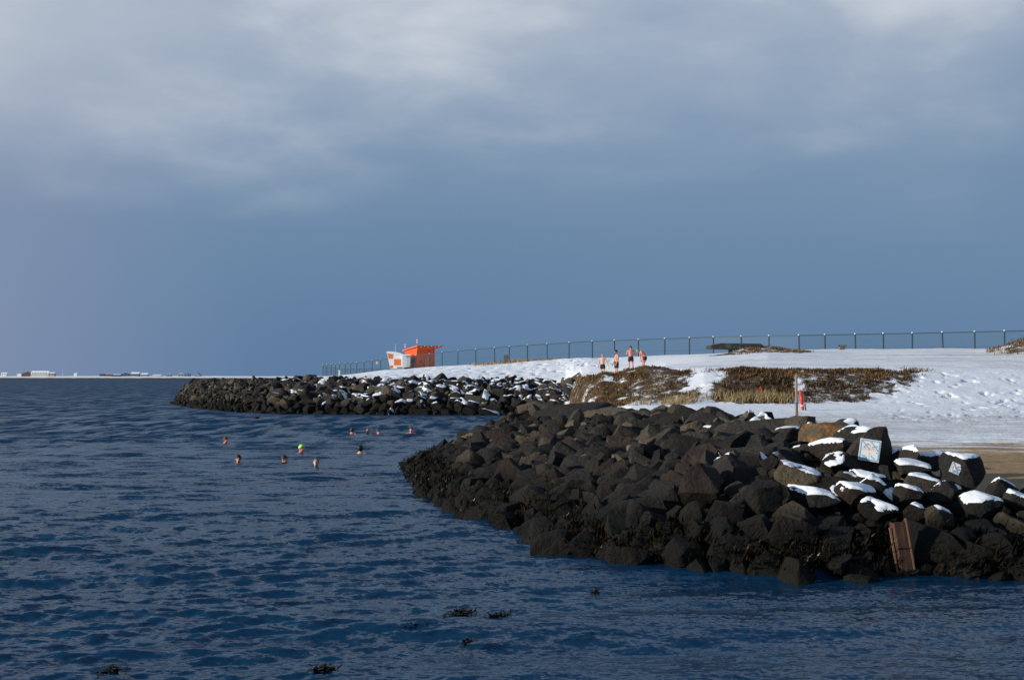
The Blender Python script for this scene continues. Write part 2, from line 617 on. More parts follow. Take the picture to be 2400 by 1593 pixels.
M['rust'] = rust_material()
M['rust_edge'] = plain('rubbed_rust', (0.20, 0.105, 0.055), 0.7, 0.3, 12)
M['lichen'] = lichen_rock()
M['graffiti'] = graffiti_concrete()
M['chain'] = chain_material()
M['heath'] = blade_material('heath_stems', [(0, (0.016, 0.010, 0.007)), (0.5, (0.042, 0.024, 0.012)), (0.8, (0.10, 0.058, 0.024)), (1, (0.22, 0.14, 0.065))])
M['drygrass'] = blade_material('dry_grass_blades', [(0, (0.16, 0.11, 0.05)), (0.5, (0.30, 0.22, 0.11)), (1, (0.46, 0.36, 0.20))])
M['turf'] = blade_material('brown_turf_blades', [(0, (0.035, 0.022, 0.010)), (0.45, (0.11, 0.062, 0.022)), (0.8, (0.22, 0.125, 0.045)), (1, (0.33, 0.22, 0.10))])

# ------------------------------------------------------------------ ground (beach, bank, hill)
cols = {
    640: [(17, -2), (104, -2), (112, -1.5), (3000, -2)],
    700: [(17, -2), (104, -2), (112, 2.5), (125, 2.95), (265, 3.1), (400, 2.5), (3000, 2.5)],
    750: [(17, -2), (104, -2), (112, 2.6), (125, 3.05), (180, 3.3), (265, 3.45), (400, 3.3), (3000, 3.3)],
    830: [(17, -2), (104, -2), (112, 2.7), (125, 3.15), (180, 3.5), (240, 3.97), (262, 4.0), (3000, 4.0)],
    900: [(17, -2), (104, -2), (112, 2.75), (125, 3.2), (180, 4.0), (235, 4.72), (250, 4.75), (3000, 4.7)],
    1000: [(17, -2), (103, -2), (112, 2.8), (125, 3.3), (200, 5.0), (215, 5.05), (3000, 5)],
    1200: [(17, -2), (102, -2), (112, 2.9), (125, 3.5), (178, 5.7), (190, 5.75), (3000, 5.6)],
    1310: [(17, -2), (98, -2), (104, 0.8), (109, 2.7), (113, 3.3), (125, 3.85), (165, 5.8), (3000, 5.7)],
    1325: [(17, -2), (92, -2), (101, 0.0), (108, 2.5), (112, 3.3), (125, 3.95), (163, 5.85), (3000, 5.7)],
    1343: [(17, -2), (71, -1), (76, 0.9), (84, 1.3), (94, 1.5), (103, 2.2), (109, 3.1), (113, 3.7), (125, 4.25), (162, 5.87), (3000, 5.7)],
    1362: [(17, -2), (66, -1), (74, 1.4), (76.5, 2.5), (78, 3.1), (79.5, 3.25), (83, 3.1), (92, 3.25), (110, 3.8), (161, 5.9), (3000, 5.7)],
    1380: [(17, -2), (58, -1), (66, 1.3), (72, 1.9), (76, 3.1), (77, 3.35), (80, 3.1), (85, 3.05), (92, 3.3), (110, 3.95), (160, 5.9), (3000, 5.7)],
    1412: [(17, -2), (50, -1), (56, .9), (66, 1.7), (71, 2.1), (75, 3.35), (76, 3.55), (79, 3.2), (84, 3.17), (92, 3.4), (110, 4.05), (159, 5.9), (3000, 5.7)],
    1444: [(17, -2), (46, -1), (52, 1.3), (66, 1.75), (70, 2.1), (75, 3.4), (76, 3.55), (79, 3.22), (84, 3.3), (92, 3.6), (110, 4.2), (157, 5.9), (3000, 5.7)],
    1478: [(17, -2), (40, -1), (48, 1.5), (64, 1.9), (69, 2.2), (74.5, 3.6), (76, 3.74), (80, 3.62), (86, 3.66), (110, 4.3), (154, 5.95), (3000, 5.8)],
    1515: [(17, -2), (35, -1), (44, 1.25), (52, 1.65), (62, 1.9), (68, 2.3), (74.5, 3.78), (76, 3.9), (80, 3.62), (86, 3.65), (110, 4.5), (150, 5.95), (3000, 5.8)],
    1560: [(17, -2), (32, -1), (40, 1.1), (52, 1.65), (62, 1.9), (69, 3.1), (76, 3.85), (84, 4.0), (110, 4.75), (147, 6.0), (3000, 5.8)],
    1650: [(17, -2), (29, -.5), (36, 1.05), (50, 1.68), (60, 1.92), (68, 3.45), (72, 3.75), (90, 4.5), (110, 5.2), (143, 6.05), (3000, 5.9)],
    1800: [(17, -2), (24, -.5), (30, .9), (40, 1.32), (50, 1.68), (60, 1.92), (66, 3.3), (70, 3.7), (90, 4.75), (110, 5.6), (130, 6.25), (3000, 6.0)],
    2000: [(17, -2), (21.5, -.5), (26, .75), (40, 1.32), (50, 1.68), (60, 1.95), (67, 3.5), (72, 3.8), (100, 5.05), (128, 6.3), (140, 6.3), (3000, 6.0)],
    2200: [(17, -2), (20.5, -.5), (25, .72), (40, 1.3), (50, 1.66), (60, 1.95), (68, 3.5), (74, 3.85), (100, 5.05), (125, 6.3), (140, 6.25), (3000, 6.0)],
    2400: [(17, -2), (20, -.5), (24, .68), (40, 1.28), (50, 1.63), (60, 1.95), (69, 3.5), (76, 3.9), (100, 5.05), (122, 6.2), (140, 6.2), (3000, 6.0)],
    3700: [(17, -2), (20, -.5), (24, .66), (40, 1.28), (50, 1.63), (60, 1.95), (69, 3.5), (76, 3.9), (100, 5.05), (122, 6.2), (140, 6.2), (3000, 6.0)],
}
gx = np.unique(np.concatenate([np.linspace(640, 1300, 150), np.linspace(1300, 1600, 130), np.linspace(1600, 2480, 260), np.linspace(2480, 3700, 40)]))
gD = np.unique(np.concatenate([np.linspace(17, 56, 100), np.linspace(56, 92, 190), np.linspace(92, 270, 150), np.geomspace(270, 3000, 16)]))
cx = np.array(sorted(cols))
prof = np.stack([np.interp(gD, [a for a, _ in cols[c]], [b for _, b in cols[c]]) for c in cx])   # (ncol, nD)
GZ = np.stack([np.interp(gx, cx, prof[:, j]) for j in range(len(gD))])                              # (nD, nx)
# soften the profile a little
for _ in range(2):
    g2 = GZ.copy()
    g2[1:-1] = (GZ[:-2] + 2 * GZ[1:-1] + GZ[2:]) / 4
    GZ = g2
GXP, GDD = np.meshgrid(gx, gD)
GX = (GXP - 1200) / F * GDD
GY = GDD


def bumpg(xp, D, sx, sd, amp):
    return amp * np.exp(-((GXP - xp) / sx) ** 2 - ((GDD - D) / sd) ** 2)


GZ += bumpg(1790, 114, 62, 5, 0.42) + bumpg(1745, 111, 30, 3, 0.25)      # earth round the bunker
GZ += bumpg(2430, 111, 75, 7, 1.35)                                     # dune at the far right
near1 = ss(GDD, 300, 200)
land = ss(GZ, 0.0, 0.6)
GZ += land * near1 * 0.10 * (fbm(GX * 0.35, GY * 0.35, 3) - 0.5)
GZ += land * near1 * 0.05 * (fbm(GX * 1.7, GY * 1.1, 5) - 0.5)
# masks in photo-pixel terms, evaluated on the surface
pxx, pyy = proj(GX, GY, GZ)
nz1 = fbm(GX * 0.5, GY * 0.5, 11)
nz2 = fbm(GX * 1.5, GY * 1.5, 12)


def box_mask(x0, x1, d0, d1, ex=12, ed=1.0):
    return ss(GXP, x0 - ex, x0 + ex) * ss(GXP, x1 + ex, x1 - ex) * ss(GDD, d0 - ed, d0 + ed) * ss(GDD, d1 + ed, d1 - ed)


soil = np.zeros_like(GZ)
topD = np.interp(GXP, [1300, 1328, 1334, 1360, 1368, 1412, 1515, 1560, 1650, 1800, 2000, 2170], [88, 88, 111, 111, 82, 78.5, 77.5, 76, 71, 69.5, 70, 70])
botD = np.interp(GXP, [1300, 1360, 1444, 1515, 1650, 1880, 2000, 2170], [68, 60, 62, 62, 60.5, 59, 60, 66])
topD = topD + 7 * (nz1 - .55) * ss(GXP, 1600, 1680)
botD = botD + 6 * (nz2 - .5) * ss(GXP, 1480, 1560)
face = ss(GDD, botD - .5, botD + .5) * ss(GDD, topD + .8, topD - .8)
soil = np.maximum(soil, face * ss(GXP, 1285, 1310) * ss(GXP + 160 * (nz1 - .5), 1560, 1480) * (0.56 + 0.5 * (nz2 - .45)))
soil = np.maximum(soil, face * ss(GXP, 1470, 1500) * ss(GXP, 1700, 1620) * 0.55)
soil = np.maximum(soil, face * ss(GXP, 1610, 1690) * ss(GXP, 1885, 1850) * 0.60 * (1 - 0.45 * ss(GXP, 1740, 1640) * ss(GDD, 64, 67)))
soil = np.maximum(soil, face * ss(GXP, 1850, 1890) * ss(GXP, 2185, 2130) * 0.53)
# white wedge of drifted snow on the bank
soil *= 1 - 0.80 * ss(np.exp(-((GXP - (1638 + (GDD - 66) * 7 + 50 * (nz1 - .5))) / (30 + (GDD - 66) * 4)) ** 2) + 1.3 * (nz2 - .5), .45, .75) * ss(GDD, 63.5, 65.5) * ss(GDD, 72, 69.5)
# worn brown path along the bank top
edge = np.interp(GXP, [1340, 1380, 1412, 1444, 1478, 1515, 1560, 1650], [79, 77, 76, 76, 76, 76, 77, 80])
soil = np.maximum(soil, np.exp(-((GDD - edge) / 1.6) ** 2) * ss(GXP, 1335, 1350) * ss(GXP, 1600, 1530) * 0.8)
lip = np.exp(-((GDD - topD + 1.4) / 0.9) ** 2) * ss(GXP, 1640, 1700) * ss(GXP, 2200, 2150)
soil = np.maximum(soil, lip * 0.52)
# grass showing on the bunker mound and the dune
soil = np.maximum(soil, box_mask(1655, 1730, 105, 113, 15, 2) * 0.56)
soil = np.maximum(soil, box_mask(1700, 1885, 106, 118, 15, 2) * 0.50)
soil = np.maximum(soil, box_mask(2345, 2600, 100, 116, 25, 3) * 0.52)
soil = np.maximum(soil, box_mask(1120, 1320, 168, 190, 30, 6) * 0.45)
thin = ss(GXP, 1540, 1640) * ss(GDD, 70, 76) * ss(GDD, 135, 118) * (0.20 + 0.5 * (fbm(GX * 0.12, GY * 0.5, 15) - .35))
thin = np.maximum(thin, 0.35 * ss(GXP, 1700, 1900) * ss(GDD, 56, 48) * ss(GDD, 36, 42))
sand = ss(GDD, 50, 30) * ss(GXP, 1750, 2050) * 0.72
sand = np.maximum(sand, ss(GDD, 34, 29.5) * ss(GXP, 1900, 2050) * 1.0)
sand = np.maximum(sand, ss(GZ, 0.75, 0.35) * 1.0)
# rough relief where the earth is bare
rough = np.clip(soil * 1.4, 0, 1) * near1
GZ += rough * 0.26 * (fbm(GX * 1.1, GY * 1.1, 21, 5) - 0.5) * ss(GDD, 130, 95)
GZ += rough * 0.16 * (fbm(GX * 3.1, GY * 2.4, 22, 3) - 0.5) * ss(GDD, 110, 90)
# trampled snow on the hill and footprints on the slope
hill = ss(GXP, 820, 900) * ss(GXP, 1500, 1350) * ss(GDD, 112, 120) * ss(GDD, 215, 180)
GZ += hill * 0.10 * (fbm(GX * 0.9, GY * 0.35, 36, 4) - .5)
GZ -= hill * 0.18 * ss(fbm(GX * 1.3, GY * 0.7, 31, 3), 0.60, 0.72)
ftp = ss(GXP, 2000, 2150) * ss(GDD, 44, 50) * ss(GDD, 73, 66)
GZ -= ftp * 0.10 * ss(fbm(GX * 2.2, GY * 1.5, 33, 2), 0.66, 0.78)

keep = GZ > -1.2
gme = gridmesh('ground', GX, GY, GZ, keep)
attr(gme, 'soil', soil); attr(gme, 'sand', sand); attr(gme, 'thin', thin)
tag(link('ground', gme, M['ground']), kind='structure')


def ground(X, Y):
    X, Y = np.asarray(X, float), np.asarray(Y, float)
    xp = 1200 + F * X / Y
    i = np.clip(np.searchsorted(gD, Y) - 1, 0, len(gD) - 2)
    j = np.clip(np.searchsorted(gx, xp) - 1, 0, len(gx) - 2)
    fd = np.clip((Y - gD[i]) / (gD[i + 1] - gD[i]), 0, 1)
    fx = np.clip((xp - gx[j]) / (gx[j + 1] - gx[j]), 0, 1)
    return (GZ[i, j] * (1 - fx) + GZ[i, j + 1] * fx) * (1 - fd) + (GZ[i + 1, j] * (1 - fx) + GZ[i + 1, j + 1] * fx) * fd


def gpt(x, D, dz=0.0):
    X, Y = XY(x, D)
    return Vector((X, Y, float(ground(X, Y)) + dz))


# ------------------------------------------------------------------ water
def make_water():
    ypx = np.concatenate([np.arange(1990, 1610, -8.0), np.arange(1610, 905, -1.75), np.arange(905, 889, -1.2)])
    Ds = H * F / (ypx - HOR)
    Ds = np.concatenate([Ds, [2600, 3600]])
    xs = np.concatenate([np.linspace(-1400, -40, 50)[:-1], np.linspace(-40, 2440, 780), np.linspace(2440, 4200, 50)[1:]])
    xp, D = np.meshgrid(xs, Ds)
    X = (xp - 1200) / F * D
    Y = D.copy()
    Z = np.zeros_like(X)
    # sheltered in the lee of the near breakwater, open to the left
    chop = 0.30 + 0.70 * ss(X * 1.0 - (Y - 18) * 0.16, 3.2, -3.5)
    chop = np.maximum(chop, ss(Y, 27, 36))
    near = ss(Y, 420, 160)
    spacing = np.gradient(Ds)[:, None]
    patch = 0.55 + 0.9 * fbm(X * 0.10, Y * 0.06, 41, 3)
    warp = [1.2 * (fbm(X * .23, Y * .23, 50 + q, 2) - .5) for q in range(5)]
    r = np.random.default_rng(5)
    for i in range(110):
        if i < 96:      # short wind chop
            lam = math.exp(r.uniform(math.log(0.20), math.log(1.7)))
            th = r.normal(0, 0.55 if lam < 0.6 else 0.34) + 0.12
            steep = 0.033 * min(1.0, (0.75 / lam)) ** 0.9
        else:           # a few long-crested swells
            lam = r.uniform(1.8, 5.0)
            th = r.normal(0, 0.16) + 0.05
            steep = 0.026
        kx, ky = math.sin(th), -math.cos(th)
        kk = 2 * math.pi / lam
        a = steep / kk
        ph = r.uniform(0, 6.28)
        fade = np.clip((lam / np.maximum(spacing * abs(ky), 1e-3) - 2.0) / 2.0, 0, 1)
        cp = chop if lam < 1.6 else 0.5 + 0.5 * chop
        arg = kk * (kx * X + ky * Y) + ph + warp[i % 5]
        Z += a * fade * cp * patch * (np.sin(arg) + 0.28 * np.cos(2 * arg))
    Z *= near
    me = gridmesh('sea', X, Y, Z)
    attr(me, 'chop', (0.30 + 0.70 * chop) * (0.75 + 0.5 * (patch - .55) / .9) * (0.95 + 0.05 * ss(Y, 16, 45)))
    # unresolved wavelets act as roughness where single waves cannot be seen
    attr(me, 'fine', 0.17 + 0.04 * ss(Y, 18, 60) + 0.10 * ss(Y, 60, 300))
    attr(me, 'open', ss(Y, 22, 85))
    o = link('sea', me, M['water'])
    tag(o, kind='structure')
    return o


make_water()


# ------------------------------------------------------------------ rock shapes
def rock_arrays(seed, sub=3, cuts=17, flat=0.0, planes=()):
    r = np.random.default_rng(seed)
    bm = bmesh.new()
    bmesh.ops.create_icosphere(bm, subdivisions=sub, radius=1.0)
    V = np.array([v.co[:] for v in bm.verts])
    Fc = np.array([[v.index for v in f.verts] for f in bm.faces])
    bm.free()
    V = V * r.uniform(0.92, 1.08, 3)
    V *= 1.12
    P_ = [(np.array(n, float) / np.linalg.norm(n), d) for n, d in planes]
    for _ in range(cuts):
        n = r.normal(size=3); n /= np.linalg.norm(n)
        P_.append((n, r.uniform(0.46, 0.88)))
    for n, d in P_:
        pr = V @ n
        over = np.maximum(pr - d, 0)
        V = V - np.outer(over * 0.97, n)
    s1 = seed * 3.7
    nn = (fbm(V[:, 0] * 1.8 + s1, V[:, 1] * 1.8 + V[:, 2] * 1.3, seed, 3) - 0.5)
    n2 = (fbm(V[:, 2] * 4.5 + s1, V[:, 0] * 4.2 - V[:, 1] * 3.0, seed + 5, 3) - 0.5)
    ln = np.linalg.norm(V, axis=1, keepdims=True)
    n3 = (fbm(V[:, 1] * 8.5 - s1, V[:, 2] * 8.0 + V[:, 0] * 5.0, seed + 11, 3) - 0.5)
    V = V * (1 + 0.13 * nn[:, None] + 0.10 * n2[:, None] + 0.06 * n3[:, None])
    V = V * (0.92 / np.sqrt((V ** 2).sum(1).mean()))
    return V, Fc


ROCKS = [rock_arrays(100 + i, 4) for i in range(26)]
ROCK_ME = []
for i, (V, Fc) in enumerate(ROCKS):
    me = npmesh('boulder', V, Fc)
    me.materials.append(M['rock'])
    me.polygons.foreach_set('use_smooth', [True] * len(me.polygons))
    try:
        me.set_sharp_from_angle(angle=math.radians(33))
    except Exception:
        pass
    ROCK_ME.append(me)
ROCKS_LOW = [rock_arrays(100 + i, 2) for i in range(26)]


def seg_dist(px, py, poly):
    """distance to polyline + parameter (index + t) of the nearest point"""
    best = np.full(px.shape, 1e9); par = np.zeros(px.shape)
    for i in range(len(poly) - 1):
        ax, ay = poly[i][:2]; bx, by = poly[i + 1][:2]
        dx, dy = bx - ax, by - ay
        t = np.clip(((px - ax) * dx + (py - ay) * dy) / (dx * dx + dy * dy), 0, 1)
        d = np.hypot(px - ax - t * dx, py - ay - t * dy)
        m = d < best
        best = np.where(m, d, best); par = np.where(m, i + t, par)
    return best, par


def inside(px, py, poly):
    c = np.zeros(px.shape, bool)
    n = len(poly)
    for i in range(n):
        x0, y0 = poly[i][:2]; x1, y1 = poly[(i + 1) % n][:2]
        cond = (y0 > py) != (y1 > py)
        xi = (x1 - x0) * (py - y0) / ((y1 - y0) if y1 != y0 else 1e-9) + x0
        c ^= cond & (px < xi)
    return c


class Mole:
    def __init__(self, front, crest, back, power):
        # front: waterline on the seaward side; crest: (X, Y, z); back: waterline/land foot behind
        self.front, self.crest, self.back, self.p = front, crest, back, power
        self.poly = front + back[::-1]
        self.loop = self.poly + [self.poly[0]]

    def z(self, X, Y):
        X, Y = np.asarray(X, float), np.asarray(Y, float)
        dw, _ = seg_dist(X, Y, self.loop)
        ins = inside(X, Y, self.poly)
        dc, par = seg_dist(X, Y, self.crest)
        zc = np.interp(par, range(len(self.crest)), [c[2] for c in self.crest])
        t = dw / (dw + dc + 1e-6)
        zi = zc * t ** self.p
        return np.where(ins, zi, -0.7 * dw)


def fxy(pts):
    return [XY(x, H * F / (y - HOR)) for x, y in pts]


near_mole = Mole(
    front=fxy([(958, 1096), (1000, 1160), (1090, 1201), (1255, 1242), (1296, 1286), (1442, 1313), (1577, 1325), (1837, 1343), (2108, 1345), (2400, 1348)]) + [(12.5, 19.2), (18, 19.0)],
    crest=[(0.69, 48, 1.85), (3.3, 42, 1.92), (5.2, 36.5, 1.98), (5.9, 33, 2.0), (6.7, 29, 2.0), (7.1, 26.5, 1.85), (7.4, 24.5, 1.7), (8.0, 23.5, 1.45), (8.8, 22.5, 1.08), (9.4, 22, .88), (11.5, 21.5, .75), (18, 21.3, .7)],
    back=[(-3.0, 45.5), (-1.6, 49.5), (1.5, 52.5), (4.5, 52.5), (6.5, 46), (9, 38), (10.5, 31), (11.5, 27), (13, 25), (18, 24)],
    power=0.72)
far_mole = Mole(
    front=fxy([(376, 940), (464, 957), (538, 964), (656, 969), (1041, 972), (1240, 972)]) + [(4.4, 101), (5.6, 99)],
    crest=[(-39.5, 148, 2.75), (-32, 132, 2.9), (-26, 122, 2.95), (-16.3, 113.5, 2.9), (-7.9, 110, 2.85), (0, 109.5, 2.8), (5.4, 106, 2.7)],
    back=[(-46, 166), (-38, 162), (-29, 146), (-22, 134), (-14, 124), (0, 119), (7, 112)],
    power=0.68)


def scatter(mole, bbox, n, rfun, accept, pack, seed):
    r = np.random.default_rng(seed)
    X = r.uniform(bbox[0], bbox[1], n); Y = r.uniform(bbox[2], bbox[3], n)
    ok = accept(X, Y)
    X, Y = X[ok], Y[ok]
    R = rfun(X, Y, r)
    o = np.argsort(-R + r.uniform(0, 0.12, len(R)))
    X, Y, R = X[o], Y[o], R[o]
    ax, ay, ar = [], [], []
    cell = {}
    cs = 1.5
    for x, y, q in zip(X, Y, R):
        ci, cj = int(x // cs), int(y // cs)
        good = True
        for i in (-1, 0, 1):
            for j in (-1, 0, 1):
                for (x2, y2, q2) in cell.get((ci + i, cj + j), ()):
                    if (x - x2) ** 2 + (y - y2) ** 2 < (pack * (q + q2)) ** 2:
                        good = False; break
                if not good: break
            if not good: break
        if good:
            cell.setdefault((ci, cj), []).append((x, y, q))
            ax.append(x); ay.append(y); ar.append(q)
    return np.array(ax), np.array(ay), np.array(ar)


def visible_pixels(C, R):
    """rough splat z-buffer: how many pixels of each boulder the photo would show"""
    s = 0.5
    Wp, Hp = int(2400 * s), int(800 * s)
    zb = np.full((Hp, Wp), 1e9); ib = np.full((Hp, Wp), -1)
    x, y = proj(C[:, 0], C[:, 1], C[:, 2])
    x, y = x * s, (y - 800) * s
    rp = R * F / C[:, 1] * s
    for i in np.argsort(C[:, 1]):
        x0, x1 = int(max(0, x[i] - rp[i])), int(min(Wp, x[i] + rp[i] + 1))
        y0, y1 = int(max(0, y[i] - rp[i])), int(min(Hp, y[i] + rp[i] + 1))
        if x1 <= x0 or y1 <= y0: continue
        yy, xx = np.mgrid[y0:y1, x0:x1]
        m = ((xx - x[i]) ** 2 + (yy - y[i]) ** 2 < rp[i] ** 2) & (zb[y0:y1, x0:x1] > C[i, 1])
        zb[y0:y1, x0:x1][m] = C[i, 1]; ib[y0:y1, x0:x1][m] = i
    return np.bincount(ib[ib >= 0].ravel(), minlength=len(C))


SNOW_N = [0]


def snow_cap(V, Fc, thick, thresh, seed, parent, Mw_inv, lean=(0.0, 0.0)):
    """V: world-space rock vertices. A sheet of snow over the faces that look up, with a rounded lip."""
    a, b, c = V[Fc[:, 0]], V[Fc[:, 1]], V[Fc[:, 2]]
    n = np.cross(b - a, c - a)
    ln = np.linalg.norm(n, axis=1, keepdims=True) + 1e-9
    n = n / ln
    cen = (a + b + c) / 3
    ns_ = n.copy()
    for _ in range(3 if len(V) > 1000 else 1):
        acc = np.zeros_like(V)
        for q in range(3):
            np.add.at(acc, Fc[:, q], ns_)
        acc /= np.linalg.norm(acc, axis=1, keepdims=True) + 1e-9
        ns_ = acc[Fc].mean(1)
        ns_ /= np.linalg.norm(ns_, axis=1, keepdims=True) + 1e-9
    n_raw, n = n, ns_
    zt = V[:, 2].max(); hgt = zt - V[:, 2].min()
    score = n[:, 2] + lean[0] * n[:, 0] + lean[1] * n[:, 1] + 0.62 * (fbm(cen[:, 0] * 3.2 + seed, cen[:, 1] * 3.2 + cen[:, 2], seed % 50, 3) - 0.5)
    sel = (score > thresh) & (cen[:, 2] > zt - 0.62 * hgt) & (n[:, 2] > 0.25)
    if sel.sum() < 5:
        return None
    Fs = Fc[sel]
    used = np.unique(Fs)
    allc = np.bincount(Fc.ravel(), minlength=len(V)); selc = np.bincount(Fs.ravel(), minlength=len(V))
    bnd = (selc < allc)[used]
    # thickness grows with the number of vertex rings from the rim
    lev = np.full(len(V), 99); lev[used[bnd]] = 0
    for q in range(4):
        mn = lev[Fs].min(1)
        for k_ in range(3):
            np.minimum.at(lev, Fs[:, k_], mn + 1)
    fine = len(V) > 1000
    prof_ = np.array([0.004, .62, .85, .95, 1.0]) if fine else np.array([0.01, .8, 1.0, 1.0, 1.0])
    off = np.interp(np.minimum(lev[used], 4), range(5), prof_) * thick
    vn = np.zeros_like(V)
    for k in range(3):
        np.add.at(vn, Fc[:, k], n)
    vn /= np.linalg.norm(vn, axis=1, keepdims=True) + 1e-9
    d = vn[used] * 0.6 + np.array([0, 0, 0.6])
    pts = V[used] + d * off[:, None]
    remap = -np.ones(len(V), int); remap[used] = np.arange(len(used))
    if parent is None:
        return pts, remap[Fs]
    me = npmesh('snow_cap', pts, remap[Fs])
    me.transform(Mw_inv)
    o = link('snow_cap', me, M['snow'], parent, smooth=True)
    SNOW_N[0] += 1
    return o


def place_boulder(parent, idx, loc, eul, sc, mesh=None, arrays=None, snow=None, name='boulder'):
    o = bpy.data.objects.new(name, mesh or ROCK_ME[idx])
    COL.objects.link(o)
    if parent is not None:
        o.parent = parent
    o.location = loc; o.rotation_euler = eul; o.scale = sc
    if snow:
        V, Fc = arrays or ROCKS[idx]
        Mx = Matrix.LocRotScale(Vector(loc), Euler(eul), Vector(sc))
        A = np.array(Mx)
        Vw = V @ A[:3, :3].T + A[:3, 3]
        snow_cap(Vw, Fc, snow[0], snow[1], snow[2], o, Mx.inverted(), snow[3] if len(snow) > 3 else (0, 0))
    return o


def stuff_rocks(name, parent, items):
    Vs, Fs, off = [], [], 0
    for idx, loc, eul, sc in items:
        V, Fc = ROCKS_LOW[idx]
        A = np.array(Matrix.LocRotScale(Vector(loc), Euler(eul), Vector(sc)))
        Vs.append(V @ A[:3, :3].T + A[:3, 3]); Fs.append(Fc + off); off += len(V)
    me = npmesh(name, np.concatenate(Vs), np.concatenate(Fs))
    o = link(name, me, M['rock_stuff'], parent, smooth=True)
    try:
        me.set_sharp_from_angle(angle=math.radians(33))
    except Exception:
        pass
    o['kind'] = 'stuff'
    return o


def core_mesh(mole, bbox, step, sink, parent):
    xs = np.arange(bbox[0], bbox[1], step); ys = np.arange(bbox[2], bbox[3], step)
    X, Y = np.meshgrid(xs, ys)
    Z = mole.z(X, Y) - sink + 0.12 * (fbm(X * 1.5, Y * 1.5, 61) - 0.5)
    Z = np.where(mole.z(X, Y) < -1.5, -1.5, Z)
    me = gridmesh('rubble_core', X, Y, Z, Z > -1.4)
    return link('rubble_core', me, M['core'], parent)


def build_mole(name, label, mole, bbox, n, rfun, accept, pack, seed, snow_fn, heroes=(), step=0.25, sink=0.3, flat=0.8):
    root = empty(name, (0, 0, 0))
    tag(root, label, 'breakwater')
    core_mesh(mole, (bbox[0] - 2, bbox[1] + 2, bbox[2] - 1.5, bbox[3] + 2), step, sink, root)
    X, Y, R = scatter(mole, bbox, n, rfun, accept, pack, seed)
    # keep clear of the hand-placed stones
    if len(heroes):
        hx = np.array([h[0].x for h in heroes]); hy = np.array([h[0].y for h in heroes]); hr = np.array([h[1] for h in heroes])
        d = np.hypot(X[:, None] - hx, Y[:, None] - hy) - hr * 0.8 - R[:, None] * 0.55
        ok = d.min(1) > 0
        # room for the sheet pile and a clear face for the signs
        for kx_, ky_, kr_ in ((6.45, 19.75, .34), (6.55, 19.2, .45), (7.05, 23.2, .42), (8.28, 22.0, .34)):
            ok &= np.hypot(X - kx_, Y - ky_) > kr_ + R * .7
        X, Y, R = X[ok], Y[ok], R[ok]
    r = np.random.default_rng(seed + 1)
    zb = np.maximum(mole.z(X, Y), ground(X, Y) - 0.15)
    C = np.stack([X, Y, zb + R * 0.02 + r.uniform(-.12, .10, len(R)) * R], 1)
    vis = visible_pixels(C, R)
    order = np.argsort(-vis)
    part = set(order[:300 - len(heroes) if name == 'rock_breakwater' else 300].tolist())
    items, drift_ = [], []
    for i in range(len(R)):
        idx = int(r.integers(0, len(ROCKS)))
        q = R[i]
        sc = (q * r.uniform(0.95, 1.65), q * r.uniform(0.8, 1.15), q * r.uniform(0.7, 1.1) * flat / 0.8)
        eul = (r.normal(0, 0.42), r.normal(0, 0.42), r.uniform(0, 6.28))
        if i in part:
            sn = snow_fn(C[i], q, r)
            place_boulder(root, idx, tuple(C[i]), eul, sc, snow=sn)
        else:
            items.append((idx, tuple(C[i]), eul, sc))
            sn = snow_fn(C[i], q, r)
            if sn and vis[i] > 0:
                V_, F_ = ROCKS_LOW[idx]
                A_ = np.array(Matrix.LocRotScale(Vector(C[i]), Euler(eul), Vector(sc)))
                cp_ = snow_cap(V_ @ A_[:3, :3].T + A_[:3, 3], F_, sn[0], sn[1], sn[2], None, None, sn[3] if len(sn) > 3 else (0, 0))
                if cp_: drift_.append(cp_)
    # small stones wedged in the gaps underneath
    X2, Y2, R2 = scatter(mole, bbox, n, lambda a, b, g: rfun(a, b, g) * 0.62, accept, pack * 0.95, seed + 9)
    z2 = np.maximum(mole.z(X2, Y2), ground(X2, Y2) - 0.3) - 0.20
    for i in range(len(R2)):
        q = R2[i]
        items.append((int(r.integers(0, len(ROCKS))), (X2[i], Y2[i], z2[i]),
                      (r.normal(0, .5), r.normal(0, .5), r.uniform(0, 6.28)), (q * 1.15, q, q * 0.85)))
    stuff_rocks('small_rubble', root, items)
    if drift_:
        off = np.cumsum([0] + [len(p_) for p_, _ in drift_])
        me = npmesh('snow_patches', np.concatenate([p_ for p_, _ in drift_]), np.concatenate([f_ + o_ for (_, f_), o_ in zip(drift_, off)]))
        link('snow_patches', me, M['snow'], root, smooth=True)['kind'] = 'stuff'
    return root, C, R


# ---- near breakwater with its hand-placed stones
def hero(x, y, D, w_px, h_px, depth=0.8):
    c = P(x, y, D)
    w = w_px * D / F / 2; h = h_px * D / F / 2
    return c, max(w, h), (w, w * depth, h)


HERO = []
